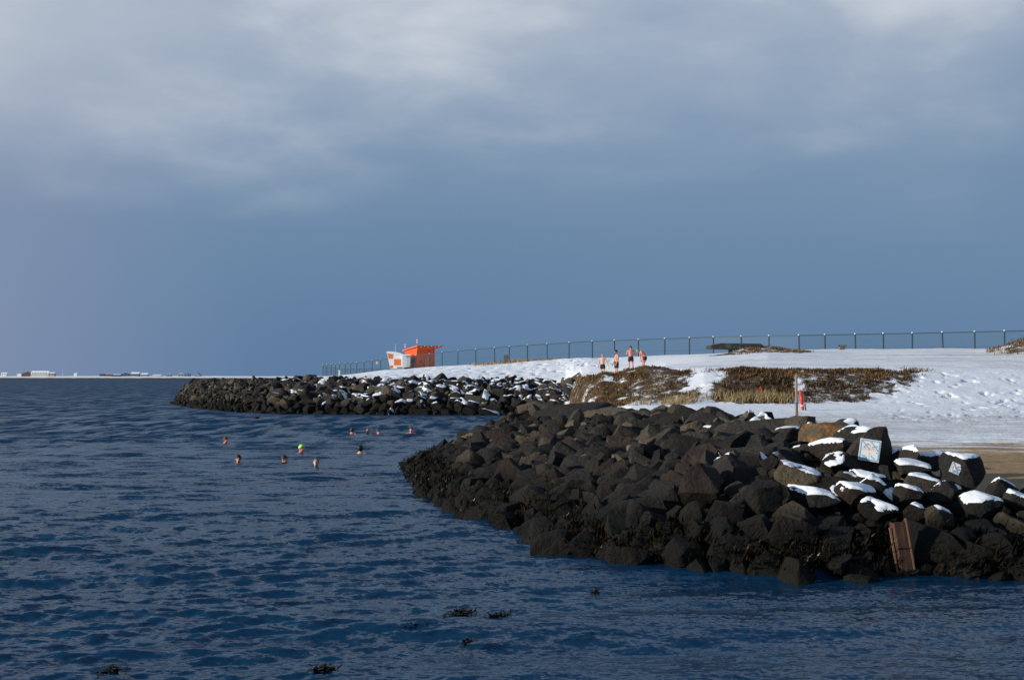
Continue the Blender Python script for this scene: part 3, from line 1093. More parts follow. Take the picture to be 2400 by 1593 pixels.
# (px centre x, y, D, width px, height px, seed, planes, material, snow)
hero_specs = [
    ('sign1', 2035, 1062, 24.2, 132, 128, 301, [((-.05, -1, .12), .62), ((-.75, 0, .75), .72), ((.9, -.15, .25), .80), ((0.05, 0, 1), .96)], 'rock', None),
    ('sign2', 2262, 1112, 22.8, 108, 104, 302, [((-.25, -1, -.12), .72), ((.06, -.10, 1), .66), ((.95, -.1, .0), .86), ((-.95, 0, -.1), .86)], 'rock', (.045, .55)),
    ('h', 1938, 1024, 26.0, 132, 72, 303, [((-.3, -1, .3), .7), ((.28, -.30, 1), .7)], 'lichen', None),
    ('h', 1770, 1012, 29.0, 190, 66, 304, [((-.3, -.7, .7), .6)], 'rock', None),
    ('h', 1655, 988, 32.5, 118, 46, 305, [((-.2, -.5, .8), .6)], 'rock', None),
    ('h', 1560, 992, 35.0, 130, 50, 306, [((-.2, -.6, .8), .6)], 'rock', None),
    ('h', 1350, 968, 43.0, 220, 52, 307, [((0, -.6, .7), .5)], 'rock', None),
    ('h', 1255, 962, 46.5, 90, 42, 308, [((0, -1, .2), .6)], 'rock', None),
    ('h', 1440, 975, 40.0, 150, 44, 309, [((0, -.7, .6), .55)], 'rock', None),
    ('h', 1812, 1058, 26.2, 92, 62, 310, [((-.5, -.7, .6), .6)], 'rock', None),
    ('h', 1640, 1138, 22.6, 108, 108, 311, [((-.3, -.9, .5), .6)], 'rock', None),
    ('h', 1790, 1166, 21.6, 88, 82, 312, [((.2, -1, .3), .65)], 'rock', None),
    ('h', 1850, 1262, 20.4, 120, 118, 313, [((-.1, -1, .2), .6)], 'rock', None),
    ('h', 1945, 1056, 24.8, 96, 58, 314, [((-.6, -.5, .75), .6), ((.6, -.7, .3), .7)], 'rock', (.035, .72, (-.5, 0))),
    ('h', 1972, 1092, 23.6, 98, 66, 315, [((-.5, -.6, .7), .6), ((.5, -.8, .3), .7)], 'rock', (.04, .80, (-.6, -.1))),
    ('h', 1868, 1118, 23.0, 108, 66, 316, [((-.2, -1, .4), .65), ((.28, -.30, 1), .7)], 'rock', (.04, .74, (.25, 0))),
    ('h', 1905, 1165, 21.8, 112, 52, 317, [((0, -1, .2), .65), ((.28, -.30, 1), .7)], 'rock', (.05, .58)),
    ('h', 2005, 1160, 21.6, 100, 58, 318, [((0, -1, .1), .65), ((.28, -.30, 1), .62)], 'rock', (.055, .52)),
    ('h', 2058, 1196, 21.0, 92, 54, 319, [((0, -.9, .5), .65), ((.28, -.30, 1), .7)], 'rock', (.05, .55)),
    ('h', 2152, 1138, 22.4, 98, 54, 320, [((0, -1, .1), .65), ((.40, -.30, 1), .6)], 'rock', (.05, .60)),
    ('h', 2140, 1100, 23.2, 100, 46, 321, [((0, -1, .1), .65), ((.34, -.30, 1), .6)], 'rock', (.05, .58)),
    ('h', 2128, 1160, 21.7, 74, 50, 322, [((0, -1, .1), .65), ((.28, -.30, 1), .6)], 'rock', (.055, .52)),
    ('h', 2210, 1160, 21.9, 72, 70, 323, [((-.4, -1, .2), .6), ((.40, -.30, 1), .6)], 'rock', (.035, .74)),
    ('h', 2300, 1190, 21.2, 102, 72, 324, [((-.3, -1, .2), .6), ((.4, -.2, 1), .6)], 'rock', (.05, .60)),
    ('h', 2345, 1150, 21.9, 78, 62, 325, [((0, -1, .2), .6), ((.5, 0, 1), .55)], 'rock', (.05, .55)),
    ('h', 2136, 1205, 20.9, 66, 54, 326, [((-.3, -1, .2), .6), ((.45, -.28, 1), .6)], 'rock', (.035, .72, (.3, 0))),
    ('h', 2200, 1212, 20.7, 74, 56, 327, [((0, -1, .2), .6), ((.28, -.30, 1), .75)], 'rock', (.035, .76, (.3, 0))),
    ('h', 2105, 1072, 24.3, 86, 40, 328, [((0, -1, .1), .65), ((.28, -.30, 1), .55)], 'rock', (.06, .45)),
    ('h', 2180, 1082, 23.9, 78, 44, 329, [((0, -1, .1), .65), ((.34, -.30, 1), .55)], 'rock', (.06, .42)),
    ('h', 2385, 1178, 21.4, 70, 60, 330, [((0, -1, .1), .65), ((.40, -.30, 1), .55)], 'rock', (.05, .55)),
    ('h', 2030, 1120, 22.9, 90, 36, 331, [((0, -1, .2), .65), ((.40, -.30, 1), .6)], 'rock', (.04, .62)),
    ('h', 1985, 1126, 22.9, 66, 48, 332, [((0, -1, .2), .65), ((.45, -.28, 1), .6)], 'rock', (.03, .76)),
]
hero_list = []
for sp in hero_specs:
    c, rad, sc = hero(*sp[1:6])
    hero_list.append((c, rad, sc, sp))


def near_r(X, Y, r):
    q = np.exp(r.normal(math.log(0.225), 0.40, len(X)))
    q = np.clip(q, 0.12, 0.42)
    q = np.where(X > 7.6, np.minimum(q, 0.34), q)
    return q * np.where(X < -1.5, 0.82, 1.0)


def near_accept(X, Y):
    dw, _ = seg_dist(X, Y, near_mole.loop)
    ins = inside(X, Y, near_mole.poly)
    ok = ins | (dw < 0.12)
    dc, par = seg_dist(X, Y, near_mole.crest)
    # behind the crest only a narrow band of stones shows
    cxs = np.interp(Y, [c[1] for c in near_mole.crest[::-1]], [c[0] for c in near_mole.crest[::-1]])
    behind = (X > cxs) & (Y > 21.5)
    return ok & (~behind | (dc < np.where(X > 7.5, 0.35, 0.9))) & (Y < 54)


def near_snow(c, q, r):
    x, y = proj(c[0], c[1], c[2])
    if x > 1960 and y < 1215 and r.random() < 0.65:
        return (0.028, 0.72, int(r.integers(0, 999)), (0.15, 0.1))
    if x > 1780 and y < 1180 and r.random() < 0.25:
        return (0.03, 0.80, int(r.integers(0, 999)), (0.25, 0))
    if x > 1500 and r.random() < 0.04:
        return (0.02, 0.92, int(r.integers(0, 999)))
    return None


NEAR, NC, NR = build_mole('rock_breakwater', 'broad breakwater of dark basalt boulders carrying two pictogram signs', near_mole, (-5.5, 13.5, 18.6, 54), 26000, near_r, near_accept, 0.56, 71, near_snow, heroes=hero_list)
SIGN_SURF = {}
for c, rad, sc, sp in hero_list:
    V, Fc = rock_arrays(sp[6], 4, 11, planes=sp[7])
    # normalise so the stone fills its box
    lo, hi = V.min(0), V.max(0)
    V = (V - (lo + hi) / 2) / ((hi - lo) / 2)
    me = npmesh('boulder', V, Fc)
    me.materials.append(M[sp[8]])
    me.polygons.foreach_set('use_smooth', [True] * len(me.polygons))
    me.set_sharp_from_angle(angle=math.radians(33))
    sn = None
    if sp[9]:
        sn = (sp[9][0] * .62, sp[9][1] + .13, sp[6], sp[9][2] if len(sp[9]) > 2 else (0.05, 0.0))
    o = place_boulder(NEAR, 0, tuple(c), (0, 0, 0), sc, mesh=me, arrays=(V, Fc), snow=sn)
    if sp[0] == 'sign1':
        o['label'] = 'tall dark boulder bearing the large square sign'
    if sp[0] == 'sign2':
        o['label'] = 'rounded snow-topped boulder bearing the small tilted sign'
    if sp[8] == 'lichen':
        o['label'] = 'orange lichen-stained boulder'
    SIGN_SURF[sp[0]] = (V * np.array(sc) + np.array(c), c)


# ---- far breakwater
def far_r(X, Y, r):
    q = np.clip(np.exp(r.normal(math.log(0.40), 0.30, len(X))), 0.22, 0.66)
    small = ss(X, -20, -27)
    return q * (1 - 0.42 * small)


def far_accept(X, Y):
    dw, _ = seg_dist(X, Y, far_mole.loop)
    ins = inside(X, Y, far_mole.poly)
    dc, par = seg_dist(X, Y, far_mole.crest)
    cy = np.interp(X, [c[0] for c in far_mole.crest[:7]], [c[1] for c in far_mole.crest[:7]])
    behind = Y > cy
    return (ins | (dw < 0.4)) & (~behind | (dc < 1.5)) & (ground(X, Y) < far_mole.z(X, Y) + 0.8) & (X < 5.7)


def far_snow(c, q, r):
    x, y = proj(c[0], c[1], c[2])
    p = float(np.interp(x, [640, 760, 1000, 1330], [0, 0.45, 0.75, 0.8]))
    if y > 955: p *= 0.1
    if y < 892: p *= 0.6
    if r.random() < p:
        return (0.04, r.uniform(0.68, 0.98), int(r.integers(0, 999)), (0.30, -0.15))
    return None


build_mole('boulder_breakwater', 'long breakwater of snow-dusted boulders below the snowy hill', far_mole, (-48, 9, 83, 168), 30000, far_r, far_accept, 0.58, 91, far_snow, step=0.6, sink=0.5, flat=0.85)


# ------------------------------------------------------------------ vegetation
def blades(name, pts, mat, hmin, hmax, width, lean, per, label, cat, seed, spread=0.12):
    r = np.random.default_rng(seed)
    V, Fs = [], []
    for p in pts:
        k = max(1, int(r.poisson(per)))
        for _ in range(k):
            b = np.array(p) + np.array([r.normal(0, spread), r.normal(0, spread), -0.02])
            h = r.uniform(hmin, hmax)
            a = r.uniform(0, 6.28)
            dv = np.array([math.cos(a), math.sin(a), 0]) * width * r.uniform(.6, 1.3)
            ln = np.array([r.normal(lean[0], 0.28), r.normal(lean[1], 0.28), 1.0])
            ln /= np.linalg.norm(ln)
            m_ = b + ln * h * 0.55
            t = b + ln * h + np.array([r.normal(0, .12), r.normal(0, .12), -.05]) * h
            i = len(V)
            V += [b - dv, b + dv, m_ + dv * .7, m_ - dv * .7, t]
            Fs += [(i, i + 1, i + 2, i + 3), (i + 3, i + 2, i + 4)]
    me = bpy.data.meshes.new(name)
    me.from_pydata([tuple(v) for v in V], [], Fs)
    o = link(name, me, mat)
    return tag(o, label, cat, kind='stuff')


def sample_mask(mask, n, seed, jitter=True):
    r = np.random.default_rng(seed)
    area = np.gradient(gD)[:, None] * (np.gradient(gx)[None, :] / F) * GDD
    w = (mask * area).ravel()
    idx = r.choice(w.size, n, p=w / w.sum())
    X = GX.ravel()[idx] + r.normal(0, .12, n); Y = GY.ravel()[idx] + r.normal(0, .1, n)
    return np.stack([X, Y, ground(X, Y)], 1)


inframe = (GXP > 1250) & (GXP < 2500)
fmask = np.where(inframe & (GDD < 90), ss(soil + 0.5 * (nz2 - .5) + 0.35 * (nz1 - .5), 0.5, 0.75), 0)
left_b = ss(GXP, 1620, 1540)
blades('brown_turf', sample_mask(fmask * left_b, 2300, 1), M['turf'], .06, .19, .022, (.15, -.25), 5, 'matted brown turf hanging over the bank end below the standing men', 'grass', 2)
blades('heath_shrubs', sample_mask(fmask * (1 - left_b), 2300, 3), M['heath'], .08, .26, .024, (.2, -.15), 5, 'dark heath and low shrubs with snow flecks on the bank face', 'heath', 4)
dg = np.where(inframe, np.exp(-((GDD - 60.6) / .8) ** 2) * (ss(GXP, 1530, 1580) * ss(GXP, 1880, 1840)) * ss(nz1, .44, .58), 0) \
    + np.where(inframe, np.exp(-((GDD - 60) / .7) ** 2) * 0.2 * ss(GXP, 1470, 1500) * ss(GXP, 1560, 1500), 0)
blades('dune_grass', sample_mask(dg, 360, 5), M['drygrass'], .22, .55, .013, (.12, -.05), 7, 'tall pale dune grass at the foot of the heath bank', 'grass', 6, .14)
lipm = np.where(inframe & (GDD < 90), lip * ss(nz2, .35, .55), 0)
blades('lip_grass', sample_mask(lipm, 900, 7), M['turf'], .10, .26, .018, (.25, -.1), 5, 'tan grass fringe along the upper lip of the bank', 'grass', 8)
rm = box_mask(1120, 1320, 166, 182, 25, 5) * ss(nz1, .42, .6) + 0.0
blades('ridge_grass', sample_mask(rm, 420, 9), M['drygrass'], .2, .55, .03, (.2, 0), 6, 'golden dry grass along the ridge below the chain link fence', 'grass', 10, .3)
mm = box_mask(1728, 1890, 105, 116, 10, 2) * ss(nz2, .5, .62)
blades('mound_grass', sample_mask(mm, 460, 11), M['turf'], .10, .22, .03, (.3, 0), 6, 'brown grass tussocks on the snowy mound around the bunker slab', 'grass', 12, .22)
dm = box_mask(2330, 2560, 102, 114, 25, 3) * ss(nz2, .42, .6)
blades('hummock_grass', sample_mask(dm, 320, 13), M['turf'], .15, .4, .03, (.3, 0), 6, 'dry brown grass on the rounded hummock at the ridge end', 'grass', 14, .22)

# seaweed on the waterline stones and drifting in the cove
r = np.random.default_rng(77)
wx, wy = r.uniform(-5, 13, 60000), r.uniform(18.8, 46, 60000)
wz = near_mole.z(wx, wy)
ok_ = (wz > -0.05) & (wz < 0.5) & (r.random(60000) < 1 - wz / .5) & ~((wx > 6.1) & (wx < 6.9) & (wy < 20.2))
wx, wy, wz = wx[ok_][:5200], wy[ok_][:5200], wz[ok_][:5200]
pts = list(zip(wx, wy, wz + 0.10 + r.uniform(-.05, .16, len(wx))))
blades('bladder_wrack', pts, M['weed'], .10, .26, .016, (0, -.9), 4, 'dark glistening bladder wrack fringing the signed breakwater at the waterline', 'seaweed', 78, .14)

drift = [(1080, 1437, 72, 14, 90, 'largest dark raft of floating seaweed in the cove'),
         (1168, 1444, 60, 6, 60, 'slim raft of floating seaweed beside the largest raft'),
         (980, 1470, 66, 8, 60, 'ragged brown seaweed patch drifting in front of the slim raft'),
         (1098, 1504, 26, 4, 22, 'small scrap of seaweed floating in the open cove'),
         (755, 1571, 70, 8, 70, 'broad thin seaweed strip on smooth dark water away from the boulders'),
         (262, 1573, 60, 6, 46, 'sparse seaweed strip floating on the open dark swell'),
         (1395, 1390, 28, 5, 24, 'little seaweed clump drifting just off the signed breakwater')]
for x, y, wpx, hpx, n, lab in drift:
    D = H * F / (y - HOR)
    c = P(x, y, D)
    V, Fs = [], []
    for _ in range(n * 3):
        px_ = max(-1, min(1, r.normal(0, .42))); py_ = r.normal(0, .4)
        b = np.array([px_ * wpx * D / F / 2, py_ * hpx * D * D / (H * F) / 2 + px_ * .1, 0.012 + abs(r.normal(0, .018))])
        a = r.uniform(0, 6.28); L = r.uniform(.03, .10)
        dv = np.array([math.cos(a), math.sin(a), r.normal(0.1, .3)]) * L
        sv = np.array([-math.sin(a), math.cos(a), 0.2]) * r.uniform(.006, .014)
        i = len(V)
        V += [b - sv, b + sv, b + dv + sv * 1.4, b + dv - sv * 1.4]
        Fs.append((i, i + 1, i + 2, i + 3))
    me = bpy.data.meshes.new('floating_seaweed'); me.from_pydata([tuple(v) for v in V], [], Fs)
    o = link('floating_seaweed', me, M['weed']); o.location = (c.x, c.y, 0.012)
    tag(o, lab, 'seaweed', 'seaweed adrift in the cove', kind='stuff')


# ------------------------------------------------------------------ fence
def build_fence(name, label, pts, posts, hgt, post_w, caps=True, rail_r=0.035):
    """pts: (x px, D, top y px) control points; posts: px x positions"""
    root = empty(name, (0, 0, 0))
    tag(root, label, 'fence')
    xs = [p[0] for p in pts]
    tops = []
    for x in posts:
        D = float(np.interp(x, xs, [p[1] for p in pts])); y = float(np.interp(x, xs, [p[2] for p in pts]))
        tops.append(P(x, y, D))
    mb = MB(); mb.tube((0, 0, -hgt - 0.6), (0, 0, 0), post_w / 2, seg=8)
    proto = mb.build('post', M['fence'], root, smooth=False)
    mc = MB(); mc.ball((0, 0, 0.02), (post_w * .62, post_w * .62, post_w * .5), 8)
    pc = mc.build('post_cap', M['cap'], proto, smooth=True) if caps else None
    for i, t in enumerate(tops):
        if i == 0:
            o = proto
        else:
            o = proto.copy(); COL.objects.link(o); o.parent = root
            if caps:
                c = pc.copy(); COL.objects.link(c); c.parent = o
        o.location = t
        o.rotation_euler = (random.gauss(0, .012), random.gauss(0, .012), 0)
    if not caps: mc.bm.free()
    for a, b in zip(tops[:-1], tops[1:]):
        mr = MB(); mr.tube(a + Vector((0, 0, -.05)), b + Vector((0, 0, -.05)), rail_r, seg=6)
        mr.build('top_rail', M['fence'], root)
        mr = MB(); mr.tube(a + Vector((0, 0, -hgt * .62)), b + Vector((0, 0, -hgt * .62)), 0.010, seg=5)
        mr.build('wire', M['fence'], root)
        L = (b - a).length
        me = bpy.data.meshes.new('mesh_panel')
        dz = Vector((0, 0, -hgt - .3)); q = Vector((0, 0.05, -.06))
        me.from_pydata([a + q, b + q, b + dz + q, a + dz + q], [], [(0, 1, 2, 3)])
        uv = me.uv_layers.new(name='UVMap')
        for li, c in zip(range(4), [(0, hgt), (L, hgt), (L, 0), (0, 0)]):
            uv.data[li].uv = c
        link('mesh_panel', me, M['chain'], root)
    return root


fence_posts = [757, 766, 776, 786, 796, 809, 822, 836, 853, 872, 892, 918, 943, 974, 1006, 1036, 1073, 1115, 1159, 1194, 1236, 1282, 1334, 1388, 1440, 1496, 1558, 1616, 1672, 1737, 1802, 1872, 1933, 2004, 2070, 2138, 2208, 2284, 2354, 2428, 2505, 2585]
build_fence('chain_link_fence', 'tall green chain link fence with pale post caps along the snowy ridge',
            [(753, 265, 855), (836, 255, 849), (918, 240, 839), (1036, 205, 825), (1115, 192, 818), (1236, 175, 808), (1388, 158, 799), (1558, 147, 793), (1672, 140, 789), (1872, 132, 785), (2138, 126, 780), (2400, 120, 774), (2600, 117, 770)],
            fence_posts, 2.5, 0.16, rail_r=0.05)
build_fence('perimeter_fence', 'low distant fence line glimpsed through the ridge fence beyond the checkered cabin',
            [(757, 268, 857), (775, 300, 861), (800, 340, 864), (900, 345, 864)], [757, 763, 769, 775, 782, 790, 800, 814, 828, 842, 856, 870, 886, 900], 2.2, 0.10, caps=False)

# ------------------------------------------------------------------ orange hut and white equipment cabin
def corrugated(mb, w, h0, h1, depth, n, Mx):
    """wall sheet in local xz plane (x 0..w), height h0->h1, ribs along z"""
    xs = np.linspace(0, w, n * 4 + 1)
    off = [0, 0, -depth, -depth]
    va, vb = [], []
    for i, x in enumerate(xs):
        y = off[i % 4]
        hh = h0 + (h1 - h0) * x / w
        va.append(mb.bm.verts.new(Mx @ Vector((x, y, 0)))); vb.append(mb.bm.verts.new(Mx @ Vector((x, y, hh))))
    for i in range(len(xs) - 1):
        mb.bm.faces.new((va[i], va[i + 1], vb[i + 1], vb[i]))


DH = 231.0
S = DH / F                      # metres per photo pixel at the hut
hut = empty('equipment_hut', gpt(977, DH))
tag(hut, 'bright orange corrugated hut with overhanging sloped roof behind the fence', 'hut')
hz = hut.location.z
base = P(977, 859, DH); hz0 = base.z - hz
ang = math.radians(40)
# local frame: front wall runs to the right-back, side wall to the left-back, corner at the origin
fr = Vector((math.cos(ang), math.sin(ang), 0)); sd = Vector((-math.sin(ang), math.cos(ang), 0))
FW = 38 * S / math.cos(ang); SW = 31 * S / math.sin(ang)
zt = lambda y: P(977, y, DH).z - hz
zb0 = min(-0.3, hz0)
def wallM(org, ux):
    uy = Vector((-ux.y, ux.x, 0))
    return Matrix(((ux.x, uy.x, 0, org.x), (ux.y, uy.y, 0, org.y), (0, 0, 1, org.z), (0, 0, 0, 1)))
h_c = zt(815) - zb0; h_l = zt(821) - zb0
mb = MB(); corrugated(mb, FW, h_c, h_c, .07, 12, wallM(Vector((0, 0, zb0)), fr)); mb.build('front_wall', M['orange'], hut)
mb = MB(); corrugated(mb, SW, h_l, h_c, .07, 12, wallM(sd * SW + Vector((0, 0, zb0)), -sd)); mb.build('side_wall', M['orange'], hut)
mb = MB(); corrugated(mb, SW, h_c, h_l, .07, 12, wallM(fr * FW + Vector((0, 0, zb0)), sd)); mb.build('side_wall', M['orange'], hut)
mb = MB(); corrugated(mb, FW, h_l, h_l, .07, 12, wallM(sd * SW + fr * FW + Vector((0, 0, zb0)), -fr)); mb.build('rear_wall', M['orange'], hut)
# roof: monopitch, high at the front corner, jutting well past the right end
o_ = 0.35
def rp(a, b, z): return fr * a + sd * b + Vector((0, 0, z))
zf, zl = zt(809.5), zt(819)
ov = 16 * S / math.cos(ang)
mb = MB()
mb.prism([rp(-o_, -o_ * 1.6, zf), rp(FW + ov, -o_ * 1.6, zf + .05), rp(FW + ov, SW + o_, zl + .05), rp(-o_, SW + o_, zl)], (0, 0, -0.22))
roof = mb.build('roof', M['orange'], hut)
mb = MB()   # wedge of boxed-in eaves under the jutting roof
mb.prism([rp(-.1, -.25, zf - .24), rp(FW + ov - .2, -.25, zf - .20), rp(FW, -.25, zf - .62), rp(-.1, -.25, zf - .92)], tuple(sd * 0.20))
mb.build('eaves_beam', M['orange'], roof)
for i in range(7):
    a = FW * .12 + (FW + ov - FW * .16) * i / 6
    mb = MB(); mb.ball(rp(a, -o_ * 1.6 - .08, zf - (.10 if i % 2 else .26)), .13, 8)
    mb.build('eave_lamp', M['white'], roof, smooth=True)
for a, b, y0, y1 in ((0.0, -.1, 809, 797), (0.05, SW, 819, 807)):
    z0, z1 = zt(y0) - .05, zt(y1)
    mb = MB(); mb.tube(rp(a, b, z0), rp(a, b, z1), .045, seg=6)
    mast = mb.build('mast', M['orange'], roof)
    for q in (1.0, .62):
        mb = MB(); mb.ball(rp(a, b, z0 + (z1 - z0) * q), (.13, .13, .16), 8)
        mb.build('mast_light', M['cap'], mast, smooth=True)
for a in (FW - .05, FW * .72):
    mb = MB(); mb.box((0, 0, 0), (.12, .12, h_c), Matrix.Translation(rp(a, -.18, zb0 + h_c / 2)) @ Matrix.Rotation(ang, 4, 'Z')); mb.build('canopy_post', M['orange'], hut)
# door in the front wall, handrail of the steps, round black cable drum
mb = MB(); mb.box((0, 0, 0), (1.0, .06, 2.0), wallM(rp(FW * .55, -.12, hz0 + 1.0), fr)); mb.build('door', M['orange2'], hut)
mb = MB(); mb.tube(rp(.25, -.7, hz0 + 1.1), rp(1.6, -.7, hz0 + .1), .05); mb.tube(rp(.25, -.7, hz0 + 1.1), rp(.25, -.7, hz0), .04); mb.build('step_rail', M['rust'], hut)
mb = MB()
mb.tube(rp(-.15, .55, hz0 + 1.15), rp(-.40, .55, hz0 + 1.15), .42, seg=18)
mb.box(tuple(rp(-.27, .55, hz0 + .9)), (.3, .84, .7)); mb.build('vent_hood', M['black'], hut)

cab = empty('checkered_cabin', gpt(925, DH))
tag(cab, 'small white cabin with orange checker panels and curved roof beside the orange hut', 'cabin')
cz = cab.location
def cl(x, y, d=0.0): return P(x, y, DH + d) - cz
side = [cl(906.8, 826), cl(947, 833), cl(947, 864), cl(914.5, 864)]
mb = MB(); mb.prism(side, (0, 2.6, 0)); mb.build('body', M['white'], cab)
top = [cl(905.5, 824), cl(912, 823.2), cl(920, 823.6), cl(930, 825), cl(940, 828), cl(948.5, 831.5), cl(948.5, 834), cl(906.2, 827)]
mb = MB(); mb.prism([p + Vector((0, -.15, 0)) for p in top], (0, 2.9, 0)); mb.build('roof', M['cap'], cab)
for q in ([(908.2, 827.6), (921.6, 830.2), (920.6, 840.3), (911.0, 840.6)], [(923.4, 841.2), (939.8, 841.2), (939.8, 855.6), (923.4, 855.6)], [(913.3, 856.2), (920.6, 856.2), (920.8, 862.6), (914.3, 862.6)]):
    mb = MB(); mb.prism([cl(a, b, -.03) for a, b in q], (0, .025, 0)); mb.build('checker_panel', M['orange2'], cab)
mb = MB(); mb.tube(cl(927, 825, .6), cl(927, 805, .6), .035, .015); mb.build('whip_antenna', M['cap'], cab)
for x0, x1, y0, y1 in ((930.5, 944.5, 860.2, 862.6), (954, 967.5, 858.6, 862.0)):
    q = [cl(x0, y0, -1.2), cl(x1, y0, -1.2), cl(x1, y1, -1.2), cl(x0, y1, -1.2)]
    mb = MB(); mb.prism(q, (0, .8, 0)); mb.build('black_step', M['black'], cab)

box = empty('equipment_container', gpt(952, DH - 1.5))
tag(box, 'plain pale grey container standing between the cabin and the orange hut', 'container')
bz = box.location
mb = MB(); mb.prism([P(x, y, DH - 1.4) - bz for x, y in ((942.6, 832.5), (961.4, 831), (961.4, 859.5), (942.6, 861.5))], (0, 2.2, 0)); mb.build('shell', M['grey_panel'], box, bevel=.03)
mb = MB(); mb.prism([P(x, y, DH - 1.55) - bz for x, y in ((941.2, 831.6), (962.2, 830), (962.2, 832), (941.2, 833.8))], (0, 2.5, 0)); mb.build('snowy_roof', M['snow'], box)

# ------------------------------------------------------------------ bunker slab, concrete blocks, small fixtures
bd = 112.0
bk = empty('bunker_slab', gpt(1712, bd))
tag(bk, 'low concrete bunker roof with graffiti propped on a pillar in the mound', 'bunker')
bo = bk.location
sl = [(1666, 812), (1668, 808.5), (1690, 803.8), (1783, 805), (1789, 809), (1786, 818), (1720, 817.5), (1667, 816)]
mb = MB(); mb.prism([P(x, y, bd) - bo for x, y in sl], (0, 3.2, 0)); mb.build('roof_slab', M['graffiti'], bk, bevel=.03)
mb = MB(); mb.prism([P(x, y, bd + .5) - bo for x, y in ((1709.5, 815), (1716.5, 815), (1717.5, 834), (1708.5, 834))], (0, .6, 0)); mb.build('pillar', M['concrete'], bk)
mb = MB(); mb.prism([P(x, y, bd + .9) - bo for x, y in ((1740, 815), (1784, 815), (1784, 834), (1740, 834))], (0, 2.0, 0)); mb.build('retaining_wall', M['concrete'], bk)

def cabinet(x0, x1, y0, y1, D, jog, label):
    c = gpt((x0 + x1) / 2, D)
    o = empty('concrete_pillar', c)
    tag(o, label, 'pillar')
    w = (x1 - x0) * D / F; top = P(x0, y0, D).z - c.z
    mb = MB(); mb.box((-w * .12, 0, top / 2 - .15), (w * .76, .5, top + .3)); mb.build('shaft', M['concrete'], o, bevel=.02)
    mb = MB(); mb.box((0, -.02, top - jog / 2), (w, .56, jog)); mb.build('head_block', M['concrete'], o, bevel=.02)
cabinet(1180, 1195, 831, 853, 168, .42, 'dark upright concrete pillar beside the fence on the snowy hill')
cabinet(1967, 1983, 808, 820, 124, .22, 'squat dark concrete block below the ridge fence past the bunker mound')

c = gpt(737, 118)
o = empty('instrument_box', c); tag(o, 'small dark box on short legs atop the long breakwater', 'box')
mb = MB(); mb.box((0, 0, .62), (.44, .35, .22)); mb.build('housing', M['black'], o, bevel=.03)
for sx in (-.14, .14):
    mb = MB(); mb.tube((sx, 0, -.2), (sx, 0, .52), .04); mb.build('leg', M['black'], o)
c = gpt(795, 200)
o = empty('marker_post', c); tag(o, 'short pale marker post in the snow before the fence corner', 'post')
mb = MB(); mb.box((0, 0, .35), (.20, .08, 1.3)); mb.build('board', M['cap'], o)
mb = MB(); mb.tube((.18, 0, -.4), (.18, 0, .95), .04); mb.build('stake', M['steel'], o)
c = P(883.5, 850, 243.5)
o = empty('warning_sign', c); tag(o, 'small orange and yellow warning plate hung on the ridge fence', 'sign')
mb = MB(); mb.box((0, 0, 0), (.42, .02, .5)); mb.build('plate', plain('yellow_plate', (.75, .42, .08), .5, .05), o)
mb = MB(); mb.box((0, -.016, 0), (.22, .01, .3)); mb.build('symbol', M['grey_panel'], o)

# beach post and red rescue tube
c = gpt(1868, 30.0)
o = empty('wooden_post', c); tag(o, 'weathered wooden post doubled at its base behind the signed breakwater', 'post')
ztop = P(1868, 877, 30).z - c.z
mb = MB(); mb.box((.0, 0, ztop / 2 - .2), (.052, .052, ztop + .4)); mb.build('upright', M['wood'], o, bevel=.006)
zs = P(1868, 942, 30).z - c.z
mb = MB(); mb.box((-.022, -.055, zs / 2 - .2), (.045, .05, zs + .4)); mb.build('splice_post', plain('brown_wood', (.27, .19, .11), .8, .25, 9), o, bevel=.006)
o.rotation_euler = (0, math.radians(-.6), 0)

c = gpt(1881, 53.0)
o = empty('rescue_tube', c); tag(o, 'red rescue tube standing in the snow behind the wooden post', 'rescue tube')
mb = MB()
hts = [(.0, .035), (.06, .062), (.3, .070), (.7, .066), (.85, .045), (.92, .015)]
for (h0_, r0_), (h1_, r1_) in zip(hts[:-1], hts[1:]):
    mb.tube((0, 0, h0_), (0, 0, h1_), r0_, r1_, 12)
mb.build('float', M['red'], o, smooth=True)
mb = MB(); mb.tube((0, 0, .20), (0, 0, .24), .075, .075, 12); mb.build('band', M['white'], o)
mb = MB(); mb.tube((.02, -.08, .86), (.06, -.12, .3), .012, .012); mb.build('strap', plain('dark_red_strap', (.25, .02, .02), .6), o)
mb = MB(); mb.tube((.17, .05, -.3), (.17, .05, .26), .03, .03); mb.build('stake', M['concrete'], o)
o.rotation_euler = (0, math.radians(-8), .3)

o = empty('red_rag', gpt(1782, 62.3, .12)); tag(o, 'scrap of red cloth caught on the dark heath bank', 'rag')
mb = MB(); mb.prism([(-.06, 0, -.14), (.05, 0, -.10), (.09, 0, .05), (.02, 0, .20), (-.05, 0, .10)], (0, .03, 0)); mb.prism([(.03, -.02, -.1), (.11, -.02, -.05), (.07, -.02, .06)], (0, .02, 0)); mb.build('cloth', M['red'], o)

